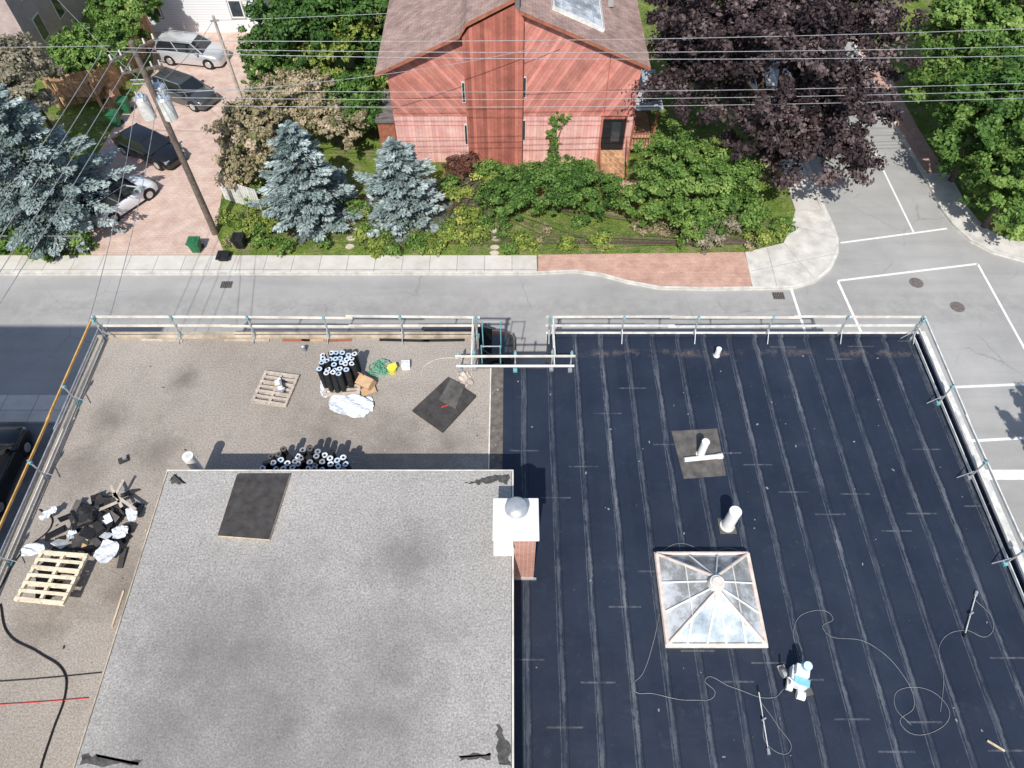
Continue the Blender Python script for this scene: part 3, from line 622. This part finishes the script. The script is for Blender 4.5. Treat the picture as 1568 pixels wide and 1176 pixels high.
b=MB(); b.bb(5.0,7.6,HY-3.0,HY-1.85,KZ,KZ+.05,'pav'); b.build('front_path')
b=MB(); b.bb(-8.0,-7.0,HY+.4,HY+3.5,0,2.6,'porch'); b.bb(-8.1,-6.95,HY+.3,HY+3.6,2.6,2.75,'shd'); b.build('side_shed',hs)
# ---------------------------------------------------------------- houses at top left
ph=empty('mauve_house'); b=MB(); b.bb(-50,-32.6,46.5,62,0,6.6,'pinkw'); b.build('walls',ph)
b=MB(); b.prismY([(-50.6,6.5),(-32.0,6.5),(-41.3,10.5)],46,62.5,'shd'); b.bb(-32.15,-31.95,46,62.5,6.38,6.56,'white'); b.build('roof',ph)
b=MB()
for y in(48.5,51.5,54.5,58): 
    for z in(2.2,5.0): b.bb(-32.6,-32.55,y-.5,y+.5,z-.8,z+.8,'white'); b.bb(-32.55,-32.53,y-.42,y+.42,z-.72,z+.72,'gas')
for x in(-48,-44,-40,-36):
    for z in (2.2,5.0): b.bb(x-.5,x+.5,46.45,46.5,z-.8,z+.8,'white'); b.bb(x-.42,x+.42,46.43,46.45,z-.72,z+.72,'gas')
b.build('windows',ph)
g0=G(243,48,0); g1=G(413,52,0)
wh=empty('white_house'); b=MB(); b.bb(g0.x-1,g1.x,g1.y,g1.y+9,0,6,'sidew'); b.build('walls',wh)
b=MB(); b.prismY([(g0.x-1.5,5.95),(g1.x+.5,5.95),((g0.x+g1.x)/2-.5,9)],g1.y-.5,g1.y+9.5,'shd'); b.build('roof',wh)
b=MB()
w=GY(362,14,g1.y)
for x in(w.x,w.x-6): b.bb(x-.55,x+.55,g1.y-.05,g1.y,w.z-.7,w.z+.8,'grey'); b.bb(x-.48,x+.48,g1.y-.07,g1.y-.05,w.z-.62,w.z+.72,'white'); b.bb(x-.4,x+.4,g1.y-.08,g1.y-.07,w.z-.5,w.z+.6,'gas')
b.build('windows',wh)
b=MB(); g=G(405,58,KZ); b.cyl(g,g+Vector((0,0,3.4)),.06,.06,'black',8); b.box(g+Vector((-.2,-.3,3.3)),(1.2,.05,.8),'white',.5); b.cyl(g+Vector((-.3,-.35,3.05)),g+Vector((-.45,-.65,3.05)),.02,.02,'orange',6); b.build('basketball_hoop')
dk=empty('wooden_deck'); b=MB(); d0=G(165,195,0); 
b.bb(d0.x-3.4,d0.x-.6,d0.y+1.5,d0.y+6.5,1.2,1.35,'deckw'); b.build('deck',dk)
b=MB()
for i in range(5): b.bb(d0.x-.6,d0.x+.0,d0.y+1.6+i*.32,d0.y+1.9+i*.32,.1,.25+i*.24,'deckw')
for x in(d0.x-3.3,d0.x-.7):
    for y in(d0.y+1.6,d0.y+4,d0.y+6.4): b.bb(x-.07,x+.07,y-.07,y+.07,0,2.4,'fence')
b.bb(d0.x-3.4,d0.x-.6,d0.y+1.5,d0.y+1.6,2.15,2.25,'fence'); b.bb(d0.x-.75,d0.x-.65,d0.y+1.5,d0.y+6.5,2.15,2.25,'fence')
for i in range(16): b.bb(d0.x-3.4+i*.175,d0.x-3.36+i*.175,d0.y+1.53,d0.y+1.57,1.35,2.15,'fence')
b.build('posts_and_rail',dk)
def fence(b,p,q,h,m): 
    p=Vector(p[:2]);q=Vector(q[:2]); d=q-p; n=int(d.length/.17); ang=math.atan2(d.y,d.x)
    for i in range(n):
        c=p.lerp(q,(i+.5)/n); b.box((c.x,c.y,KZ+h/2+random.uniform(-.02,.02)),(.15,.025,h),m,ang)
    for z in(.3,h-.3): b.box(((p.x+q.x)/2,(p.y+q.y)/2+.03,KZ+z),(d.length,.05,.08),m,ang)
b=MB(); fence(b,G(88,165,KZ),G(168,150,KZ),2.1,'fence'); fence(b,G(168,150,KZ),G(205,115,KZ),2.1,'fence'); fence(b,G(205,115,KZ),G(240,60,KZ),2.1,'fence'); b.build('timber_fence')
b=MB(); fence(b,G(345,305,KZ),G(402,322,KZ),1.5,'dirtywhite'); fence(b,G(345,305,KZ),G(362,265,KZ),1.5,'dirtywhite'); b.build('white_fence')
yv=y1+.35
b=MB(); xa=G(-60,391).x; xb=G(138,391).x; b.cyl((xa,yv,KZ+1.1),(xb,yv,KZ+1.1),.02,.02,'grey',6)
for i in range(int((xb-xa)/.12)): b.box((xa+i*.12,yv,KZ+.55),(.012,.012,1.1),'grey')
for i in range(6): x=xa+(xb-xa)*i/5; b.cyl((x,yv,KZ),(x,yv,KZ+1.2),.035,.035,'grey',6)
for z in(.15,.35,.55,.75,.95): b.box(((xa+xb)/2,yv,KZ+z),(xb-xa,.008,.008),'grey')
b.build('wire_fence')
# ---------------------------------------------------------------- utility poles & wires
P=Vector((-16.8,30.2,0)); up_=empty('utility_pole')
b=MB(); b.cyl(P,P+Vector((.1,0,11.3)),.19,.13,'pole',12); b.build('pole',up_)
b=MB(); 
for z,l in((10.9,2.4),(10.0,1.8)): b.box(P+Vector((.05,0,z)),(l,.10,.10),'pole',.9 if z>10.5 else .35)
for z,l,an in((10.9,2.4,.9),(10.0,1.8,.35)):
    for s in(-.45,-.25,.25,.45):
        q=P+Vector((.05+l*s*math.cos(an),l*s*math.sin(an),z+.06)); b.cyl(q,q+Vector((0,0,.22)),.05,.035,'dirtywhite',8)
b.build('crossarms',up_)
b=MB()
for dx,dy,z in((-.55,-.1,7.6),(.5,-.15,7.6),(.15,.5,7.8)):
    c=P+Vector((dx,dy,z)); b.cyl(c,c+Vector((0,0,1.05)),.31,.31,'dirtywhite',18); b.cyl(c+Vector((0,0,1.05)),c+Vector((0,0,1.13)),.33,.25,'alu',18); b.cyl(c+Vector((.1,0,1.1)),c+Vector((.12,0,1.4)),.05,.03,'bluewhite',8); b.cyl(c+Vector((-.12,0,1.1)),c+Vector((-.15,0,1.35)),.05,.03,'bluewhite',8)
for dz in(9.3,9.5): b.cyl(P+Vector((0,0,dz)),P+Vector((-.6,-.2,dz+.1)),.03,.03,'grey',6)
b.build('transformers',up_)
b=MB(); g=G(376,170,KZ); b.cyl(g,g+Vector((0,0,6.3)),.12,.085,'greypallet',10); b.box(g+Vector((0,0,6.0)),(.5,.08,.08),'grey',.2); b.build('service_pole')
def wire(p,q,sag,n=9):
    p=Vector(p);q=Vector(q); return [p.lerp(q,i/(n-1))-Vector((0,0,sag*4*(i/(n-1))*(1-i/(n-1)))) for i in range(n)]
W=[]
for s in(-1.1,-.4,.4,1.1): W.append(wire(P+Vector((s,s*.35,11.1)),(-19.5+s*.9,-12,11.6),.7))
for s in(-.5,.5): W.append(wire(P+Vector((s,0,9.2)),(-14.8+s*.7,16.2,8.5),.35))
for s,z in((-.9,11.1),(-.3,11.1),(.9,11.1),(0,9.0),(0,8.6),(0,8.2)): W.append(wire(P+Vector((s,s*.5,z)),(60,33+s*2,z+.5),.9,13))
W.append(wire(P+Vector((0,0,9)),g+Vector((0,0,6.1)),.3)); W.append(wire(P+Vector((0,0,8.8)),(2.5,HY-.6,8.0),.5)); W.append(wire(P+Vector((-.9,0,11.1)),(-50,33,11.5),.7)); W.append(wire(P+Vector((0,0,9)),(-32.6,50,6.3),.5))
W.append(wire(g+Vector((0,0,6.0)),(60,50,8),.8,13))
curve('overhead_power_lines',W,.014,'grey')
# ---------------------------------------------------------------- bins, stones
def bin_(name,px,m,z=KZ,h=1.0):
    g=G(*px,z); b=MB(); b.add([g+Vector((sx*a,sy*a,zz_)) for a,zz_ in((.22,.06),(.29,h*.92)) for sx,sy in((-1,-1),(1,-1),(1,1),(-1,1))],[(0,1,5,4),(1,2,6,5),(2,3,7,6),(3,0,4,7),(3,2,1,0),(4,5,6,7)],m)
    b.box(g+Vector((0,-.02,h*.95)),(.64,.68,.07),m); b.box(g+Vector((0,-.05,h)),(.4,.4,.05),m); b.cyl(g+Vector((-.3,.3,h*.9)),g+Vector((.3,.3,h*.9)),.025,.025,'black',6)
    for s in(-.25,.25): b.cyl(g+Vector((s-.03,.26,.12)),g+Vector((s+.03,.26,.12)),.12,.12,'black',12)
    b.build(name,bevel=.02)
bin_('green_waste_bin',(303,384),'green',KZ,.8); bin_('black_waste_bin',(370,378),'black',KZ,.8); bin_('black_waste_bin',(344,397),'black',KZ,.35); bin_('green_waste_bin',(181,192),'green'); bin_('green_waste_bin',(196,172),'green')
b=MB()
for x,y in [(540,340),(541,352),(538,365),(536,378),(757,353),(759,366),(758,379),(757,388),(470,330)]:
    g=G(x,y,KZ); n=9; b.prism([(g.x+.26*random.uniform(.8,1.1)*math.cos(k*6.283/n),g.y+.2*random.uniform(.8,1.1)*math.sin(k*6.283/n)) for k in range(n)],KZ,KZ+.04,'stone')
b.build('stepping_stones')
# ---------------------------------------------------------------- cars
def car(name,c,head,L,W,Hh,P_,suv=False,roofm=None):
    e=empty(name); e.location=(c[0],c[1],c[2] if len(c)>2 else 0); e.rotation_euler=(0,0,head)
    hw=W/2
    if suv: prof=[(-.5,.42,.80),(-.485,.58,.90),(-.44,.64,.97),(-.3,.65,1),(-.1,.65,1),(.1,.64,1),(.24,.62,1),(.34,.59,.985),(.42,.55,.95),(.475,.48,.86),(.5,.38,.72)]
    else: prof=[(-.5,.42,.74),(-.485,.58,.86),(-.44,.65,.94),(-.3,.655,1),(-.1,.64,1),(.1,.64,1),(.22,.62,1),(.34,.575,.98),(.43,.52,.92),(.48,.45,.80),(.5,.36,.64)]
    vs=[];ns=len(prof); row=None
    for (s,zt,wf) in prof:
        zt*=Hh; z0=.22
        ww=hw*wf
        pts=[(1.0*ww*.97,z0),(ww,z0+(zt-z0)*.35),(ww*.985,z0+(zt-z0)*.62),(ww*.94,z0+(zt-z0)*.86),(ww*.80,z0+(zt-z0)*.97),(ww*.4,zt+.01)]
        ring=[(x,z) for x,z in pts]+[(0,zt+.02)]+[(-x,z) for x,z in pts[::-1]]
        row=len(ring)
        for x,z in ring: vs.append((s*L,x,z))
    fs=[(i*row+j,(i+1)*row+j,(i+1)*row+j+1,i*row+j+1) for i in range(ns-1) for j in range(row-1)]
    fs+=[tuple(range(row)),tuple(range((ns-1)*row,ns*row))[::-1]]
    b=MB(); b.add(vs,fs,P_); b.build('body',e,smooth=True)
    if suv: xs_=(-.475,-.42,.10,.26)
    else: xs_=(-.42,-.27,.06,.25)
    zb=Hh*.63; zt=Hh*.97; wb=hw*.90; wt=hw*.70
    def ring(x0,x1,w,z): return [Vector((x1*L,-w,z)),Vector((x1*L,w,z)),Vector((x0*L,w,z)),Vector((x0*L,-w,z))]
    A=ring(xs_[0],xs_[3],wb,zb); B_=ring(xs_[1],xs_[2],wt,zt)
    b=MB()
    for i in range(4): b.add([A[i],A[(i+1)%4],B_[(i+1)%4],B_[i]],[(0,1,2,3)],'cglass')
    b.build('windows',e)
    b=MB(); rm=roofm or P_
    nx,ny=7,7; vs=[]
    for i in range(nx):
        for j in range(ny):
            u=i/(nx-1);v=j/(ny-1); x=(xs_[1]-.012+(xs_[2]-xs_[1]+.024)*u)*L; y=(v-.5)*2*(wt+.02)
            vs.append((x,y,zt-.012+.045*(1-(2*u-1)**2*.8)*(1-(2*v-1)**2)))
    b.add(vs,[(i*ny+j,(i+1)*ny+j,(i+1)*ny+j+1,i*ny+j+1) for i in range(nx-1) for j in range(ny-1)],rm)
    b.build('roof',e,smooth=True)
    b=MB()
    for i in range(4): b.cyl(A[i],B_[i],.045,.035,P_,8)
    for s in(-1,1): b.cyl((L*(xs_[0]+(xs_[3]-xs_[0])*.48),s*wb,zb),(L*(xs_[1]+(xs_[2]-xs_[1])*.42),s*wt,zt),.035,.03,P_,6)
    for s in(-1,1):
        b.box((L*.19,s*(hw+.08),Hh*.66),(.14,.2,.13),P_); 
        if suv: b.cyl((L*xs_[1],s*wt*.95,zt+.07),(L*xs_[2],s*wt*.95,zt+.06),.02,.02,'grey',6)
        b.box((L*.462,s*hw*.66,Hh*.43),(.12,hw*.36,.12),'alu'); b.box((-L*.487,s*hw*.68,Hh*.5),(.06,hw*.32,.16),'red')
    b.box((L*.492,0,Hh*.30),(.06,hw*1.1,.18),'black'); b.box((-L*.497,0,Hh*.33),(.03,.5,.12),'white')
    b.build('trim',e)
    b=MB(); r=.335
    for x in(-.30*L,.31*L):
        for s in(-1,1):
            b.cyl((x,s*(hw-.22),r),(x,s*(hw+.01),r),r,r,'black',20); b.cyl((x,s*(hw+.008),r),(x,s*(hw+.02),r),r*.66,r*.62,'alu',14)
            b.cyl((x,s*(hw-.1),r+.02),(x,s*(hw+.004),r+.02),r*1.18,r*1.18,'black',20)
    b.build('wheels',e)
def carpx(name,p,q,z,*a,**k):
    p=G(*p,z);q=G(*q,z); c=(p+q)/2; c.z=KZ+.01; car(name,c,math.atan2(q.y-p.y,q.x-p.x),*a,**k)
carpx('silver_suv',(250,74),(340,83),.8,4.7,1.88,1.68,PS,suv=True)
carpx('graphite_hatchback',(250,128),(318,152),.7,4.3,1.8,1.5,PG,suv=True)
carpx('black_sedan',(190,208),(268,242),.7,4.7,1.82,1.45,PB)
carpx('white_hatchback',(148,326),(218,280),.7,4.1,1.8,1.5,PW,suv=True,roofm=PB)
car('black_suv',(-22.7,14.6,.02),math.pi/2,4.8,1.9,1.7,PB,suv=True)
car('dark_parked_car',(-2.2,21.6,.0),0,4.7,1.85,1.62,PG,suv=True)
# ---------------------------------------------------------------- vegetation
rng=np.random.default_rng(3)
def leafmesh(name,C,A,B,tone,mat,parent=None):
    n=len(C); V=np.empty((n,4,3)); V[:,0]=C-A; V[:,1]=C-B; V[:,2]=C+A; V[:,3]=C+B
    me=bpy.data.meshes.new(name); me.from_pydata(V.reshape(-1,3).tolist(),[],np.arange(4*n).reshape(n,4).tolist())
    at=me.attributes.new('tone','FLOAT','FACE'); at.data.foreach_set('value',np.clip(tone,0,1).astype(np.float32))
    me.materials.append(MAT[mat]); ob=bpy.data.objects.new(name,me); scene.collection.objects.link(ob)
    if parent: ob.parent=parent
    return ob
def unit(v): return v/np.maximum(np.linalg.norm(v,axis=1,keepdims=True),1e-6)
def leaves(blobs,n,size,clump=.32,dens=.5):
    """blobs: (cx,cy,cz,rx,ry,rz); leaves gathered in irregular sprays on many small twigs"""
    Cs=[];As=[];Bs=[];Ts=[]
    vol=np.array([b[3]*b[4]+b[4]*b[5]+b[3]*b[5] for b in blobs]); share=vol/vol.sum()
    for b_,sh in zip(blobs,share):
        nn=int(n*sh); c=np.array(b_[:3]); r=np.array(b_[3:6]); k=max(16,int(5.5*(r[0]*r[1])/clump/clump*dens))
        k=min(k,700)
        d=unit(rng.normal(size=(k,3))); d[:,2]=np.where(d[:,2]<-.45,-d[:,2],d[:,2]); rad=rng.uniform(.42,1.04,(k,1))**.6
        bump=1+.13*np.sin(d[:,:1]*5+c[0])*np.cos(d[:,1:2]*4+c[1]*2)+rng.normal(0,.09,(k,1))
        cc=c+d*rad*r*bump; ct=rng.normal(.45,.17,k); cs=rng.uniform(.45,1.5,k)*clump*.62
        st=unit(d+rng.normal(0,.7,(k,3))); el=rng.uniform(1.0,2.2,k)
        idx=rng.integers(0,k,nn); q=rng.normal(size=(nn,3)); q=unit(q)*rng.uniform(.3,1.5,(nn,1))*np.array([1,1,.65])
        q=q+st[idx]*((q*st[idx]).sum(1,keepdims=True))*(el[idx][:,None]-1)
        p=cc[idx]+q*cs[idx][:,None]
        nr=unit(unit(q)*.55+d[idx]*.4+rng.normal(0,.5,(nn,3))+np.array([0,0,.4]))
        t1=unit(np.cross(nr,rng.normal(size=(nn,3)))); t2=np.cross(nr,t1); s=rng.uniform(.6,1.3,(nn,1))*size
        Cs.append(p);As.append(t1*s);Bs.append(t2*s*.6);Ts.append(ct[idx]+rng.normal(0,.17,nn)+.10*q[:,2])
    return map(np.concatenate,(Cs,As,Bs,Ts))
def tree(name,blobs,n,size,mat,trunk=None,clump=.32,tr=.2,dens=.5):
    e=empty(name); C,A,B,T=leaves(blobs,n,size,clump,dens); leafmesh('crown',C,A,B,T,mat,e)
    if trunk is None: trunk=(blobs[0][0],blobs[0][1])
    b=MB(); base=Vector((trunk[0],trunk[1],0)); zc=min(x[2] for x in blobs); top=Vector((trunk[0]*.6+blobs[0][0]*.4,trunk[1]*.6+blobs[0][1]*.4,max(.4,zc*.75)))
    b.cyl(base,top,tr,tr*.7,'bark',10)
    for bl in blobs:
        for k in range(4):
            a=random.uniform(0,6.28); q=Vector((bl[0]+bl[3]*.6*math.cos(a),bl[1]+bl[4]*.6*math.sin(a),bl[2]+bl[5]*.3)); m=top.lerp(q,.5)+Vector((0,0,.15*bl[5]))
            b.cyl(top-Vector((0,0,.1)),m,tr*.5,tr*.3,'bark',7); b.cyl(m,q,tr*.3,tr*.08,'bark',6)
    b.build('trunk_and_limbs',e); return e
def spruce(name,base,h,R,seed=0,lean=(0,0),ex=.5):
    r_=np.random.default_rng(seed); e=empty(name); Cs=[];As=[];Bs=[];Ts=[]
    nl=int(h/.36)
    for i in range(nl):
        f=(i+.5)/nl; z=.35+f*(h-.35); r=R*(1-f)**ex*(1+.10*r_.normal())*min(1,.74+f*1.6)+.1
        nb_=int(5+7*(1-f)); a0=r_.uniform(0,6.28)
        for k in range(nb_):
            a=a0+k*2*math.pi/nb_+r_.normal()*.18; rr=r*r_.uniform(.62,1.16); dv=np.array([math.cos(a),math.sin(a)]); lv=np.array([-dv[1],dv[0]])
            m=int((40+125*rr/R)*(R/2.5)**.8); t=r_.uniform(.10,1,m)**.7; wd=min(.30*rr+.06,.72); lat=r_.uniform(-1,1,m)*wd*np.clip(1.25*(1.06-t)**.6,.12,1)
            zq=z-.34*rr*t+.26*rr*t*t+r_.normal(0,.035,m)-.16*np.abs(lat)
            Cs.append(np.stack([base[0]+lean[0]*f+dv[0]*rr*t+lv[0]*lat,base[1]+lean[1]*f+dv[1]*rr*t+lv[1]*lat,zq],1))
            d3=np.stack([dv[0]+lv[0]*lat*2.4+r_.normal(0,.25,m),dv[1]+lv[1]*lat*2.4+r_.normal(0,.25,m),r_.normal(.05,.22,m)],1); d3=unit(d3)
            s3=unit(np.cross(d3,np.array([0,0,1.0])+r_.normal(0,.4,(m,3)))); L=r_.uniform(.08,.16,(m,1))
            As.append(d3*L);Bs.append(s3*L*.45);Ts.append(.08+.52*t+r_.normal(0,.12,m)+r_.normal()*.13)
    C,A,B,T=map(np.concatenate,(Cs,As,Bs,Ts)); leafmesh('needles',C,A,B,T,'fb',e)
    b=MB(); b.cyl((base[0],base[1],0),(base[0]+lean[0],base[1]+lean[1],h-.1),.18,.03,'bark',10)
    for i in range(26):
        f=random.uniform(.08,.8); a=random.uniform(0,6.28); r=R*(1-f)**ex*.8; p=Vector((base[0]+lean[0]*f,base[1]+lean[1]*f,.35+f*h)); b.cyl(p,p+Vector((math.cos(a)*r,math.sin(a)*r,-.15*r)),.03,.01,'bark',5)
    b.build('trunk',e)
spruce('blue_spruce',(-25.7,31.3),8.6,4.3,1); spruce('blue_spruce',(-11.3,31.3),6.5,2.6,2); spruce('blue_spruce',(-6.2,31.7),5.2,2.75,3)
def blob(px,py,z,rx,ry=None,rz=None):
    g=G(px,py,z); return (g.x,g.y,z,rx,ry or rx,rz or rx*.8)
def plant(name,bl,n,size,mat,**k): return tree(name,bl,n,size,mat,**k)
plant('purple_maple',[blob(1170,110,7.0,5.4,5.0,4.2),blob(1080,50,7,3.4,4,3.2),blob(1070,120,5.5,2.9,2.8,2.6),blob(1280,60,6.5,4,4.5,3.5),blob(1295,170,5,2.5,2.6,2.4),blob(1250,240,3.6,2.8,2.4,2.1),blob(1180,200,5,2.4,2.2,2.1),blob(1200,20,8,4.6,4,3.2)],95000,.13,'fp',trunk=(16.2,35.2),clump=.62,tr=.35,dens=.42)
plant('green_shrub',[blob(835,290,1.5,2.8,1.8,1.4),blob(775,310,1.1,1.8,1.3,1.1),blob(900,295,1.5,1.9,1.6,1.4),blob(862,270,1.7,1.9,1.2,1.0)],34000,.08,'fh',clump=.3,tr=.08)
plant('green_tree',[blob(1050,285,2.5,2.9,2.2,2.0),blob(990,315,1.4,1.7,1.6,1.4),blob(1105,275,2.2,2.3,2,1.8),blob(1030,240,2.8,1.9,1.7,1.5),blob(1075,340,1.2,1.7,1.3,1.1),blob(1140,325,1.0,1.4,1.2,1.0)],52000,.09,'fg',clump=.36,tr=.12)
plant('dry_shrub',[blob(1085,368,.6,.9,.6,.6),blob(1110,350,.9,.8,.6,.6),blob(1065,345,1.0,.7,.5,.5)],5000,.07,'ft',clump=.25,tr=.05)
gp=[(700,300,1),(715,335,1.1),(690,360,1),(730,365,.9),(740,275,.9),(665,375,.7),(800,372,.8),(870,374,.6),(920,370,.8),(580,375,.9),(415,345,1.1),(380,350,1.1),(400,320,.9),(350,335,.7),(445,330,.8),(555,330,.6),(560,360,.6),(1160,368,.8),(1190,350,.7)]
plant('garden_plants',[blob(x,y,.35,rx*.9,.6*rx+.1,.5*rx) for x,y,rx in gp],30000,.075,'fy',clump=.28,tr=.03)
gs=[(748,262,.9),(778,270,.9),(690,285,.8),(545,320,.8),(395,300,.7),(1200,345,.6),(640,372,.6)]+[(random.uniform(360,940),random.uniform(335,384),random.uniform(.25,.5)) for _ in range(26)]
plant('garden_shrubs',[blob(x,y,.35+rx*.2,rx,.8*rx,.7*rx) for x,y,rx in gs],24000,.075,'fg',clump=.24,tr=.03)
plant('garden_flowers',[blob(random.uniform(345,1190),random.uniform(345,384),.25,.3,.25,.25) for _ in range(22)],5000,.06,'fs',clump=.15,tr=.02)
plant('dark_red_shrub',[blob(700,258,.8,.8,.7,.7),blob(722,252,.7,.6,.6,.6)],6000,.08,'fm',clump=.2,tr=.03)
plant('smoke_bush',[blob(385,205,3.0,2.0,2.0,1.9),blob(440,160,3.2,2.0,2,1.8),blob(505,190,2.4,1.9,1.8,1.6),blob(368,262,1.6,1.4,1.3,1.4),blob(480,155,3,1.9,1.8,1.6)],38000,.11,'fs',clump=.36,tr=.1)
plant('green_tree',[blob(540,160,2.6,2.0,1.9,1.8),blob(565,175,1.9,1.5,1.4,1.4)],18000,.10,'fh',clump=.32,tr=.1)
plant('yellow_green_tree',[blob(500,85,2.8,2.2,1.8,1.6),blob(535,60,2.6,1.6,1.6,1.5)],14000,.12,'fy',clump=.34,tr=.1)
plant('cedar_hedge',[blob(408,128,2.0,1.2,.9,2.2),blob(400,92,2.2,1.2,1,2.2),blob(425,110,2.0,1.0,1,2)],16000,.09,'fh',clump=.22,tr=.1)
plant('backyard_trees',[blob(455,45,4,3,3,2.6),blob(490,15,4.5,3,3,2.8),blob(560,20,4.2,3,3,2.6),blob(580,80,2.0,1.7,2,1.6),blob(450,80,2.4,1.8,1.6,1.6)],40000,.14,'fd',clump=.5,tr=.16)
plant('yellow_green_tree',[blob(545,35,4.0,1.8,1.5,1.3),blob(583,130,1,1,1.4,.9),blob(478,105,2.2,1.2,1,1)],12000,.12,'fy',clump=.3,tr=.1)
plant('vine',[(2.45+dx,HY-.13,z,w,.07,.5) for z,w,dx in((.6,.5,0),(1.3,.3,.05),(2.0,.3,-.1),(2.7,.4,0),(3.15,.75,.25))],5200,.06,'fg',clump=.12,tr=.03)
plant('hedge',[blob(145,75,2.6,2.6,2.0,1.2),blob(115,85,2.4,1.6,1.8,1.2),blob(185,60,2.4,1.4,1.8,1.2)],26000,.11,'fg',clump=.3,tr=.1)
plant('garden_tree',[blob(195,8,3.5,2.6,2.2,2)],12000,.13,'fg',clump=.4,tr=.12)
plant('conifer',[blob(30,115,5.0,2.4,2.0,2.0),blob(5,150,5,2.4,2,2)],16000,.12,'ft',clump=.4,tr=.15)
plant('side_yard_shrubs',[blob(20,372,.7,1.3,.8,.8),blob(70,380,.5,1.2,.6,.6),blob(120,372,.5,.8,.6,.6),blob(-30,375,.7,1.2,.8,.8)],9000,.09,'fg',clump=.25,tr=.05)
plant('street_tree',[blob(1460,60,4.5,3.0,3.2,2.8),blob(1440,140,3.0,1.8,2.2,1.9),blob(1520,40,5,3.2,3.4,3)],46000,.13,'fg',clump=.5,tr=.2,dens=.42)
plant('street_tree',[blob(1510,190,4,2.9,3,2.6),blob(1475,225,2.4,1.7,1.8,1.7),blob(1560,150,4.5,3,3.2,2.8)],46000,.13,'fh',clump=.48,tr=.2,dens=.42)
plant('street_tree',[blob(1555,280,3.2,2.4,2.2,2.2),blob(1515,290,2,1.4,1.5,1.5),blob(1580,310,2.4,2.0,1.8,1.8),blob(1610,230,4.5,3,3,2.8)],38000,.12,'fg',clump=.42,tr=.2,dens=.42)
plant('street_tree',[(24.7,12.0,5.6,2.2,2.2,2.0),(25.8,13.2,5,1.8,1.8,1.6)],14000,.17,'fg',clump=.4,tr=.18,trunk=(26,12.2))
plant('background_trees',[(-5,62,5,6,4,4),(8,63,6,6,4,4.5),(20,60,6,6,5,4.5),(-17,66,5,6,4,4),(34,60,6,6,5,4.5),(42,48,5,5,5,4),(-60,40,5,6,6,4.5)],30000,.3,'fd',clump=.8,tr=.3)
gb=empty('brick_garage'); g=G(1530,40,0); b=MB(); b.bb(g.x+1.6,g.x+9,g.y-2,g.y+8,0,3.0,'brick'); b.build('walls',gb); b=MB(); b.prismY([(g.x+1.2,2.95),(g.x+9.4,2.95),(g.x+5.3,5.2)],g.y-2.4,g.y+8.4,'shingle'); b.build('roof',gb); b=MB(); b.bb(g.x+1.54,g.x+1.6,g.y,g.y+1.2,.2,2.2,'gas'); b.bb(g.x+3,g.x+6.5,g.y-2.05,g.y-2,.1,2.4,'white'); b.build('doors',gb)
# ---------------------------------------------------------------- light
sd=Vector((.12,.85,-1)).normalized()
L=bpy.data.lights.new('sun','SUN'); L.energy=4.6; L.angle=math.radians(.5); L.color=(1,.965,.91); so=bpy.data.objects.new('sun',L); so.rotation_euler=sd.to_track_quat('-Z','Y').to_euler(); scene.collection.objects.link(so)
w=bpy.data.worlds.new('World'); scene.world=w; w.use_nodes=True; nt=w.node_tree; sky=nt.nodes.new('ShaderNodeTexSky'); sky.sky_type='NISHITA'; sky.sun_disc=False
sky.sun_elevation=math.asin(-sd.z); sky.sun_rotation=math.atan2(-sd.x,-sd.y)
nt.links.new(sky.outputs[0],nt.nodes['Background'].inputs[0]); nt.nodes['Background'].inputs[1].default_value=.145
scene.view_settings.view_transform='Standard'; scene.view_settings.look='None'; scene.view_settings.exposure=0
cam=bpy.data.cameras.new('camera'); cam.sensor_width=36; cam.lens=36*F/1568; cam.clip_end=1500; co=bpy.data.objects.new('camera',cam); co.location=(0,0,H); co.rotation_euler=(math.radians(90)-TH,0,0)
scene.collection.objects.link(co); scene.camera=co
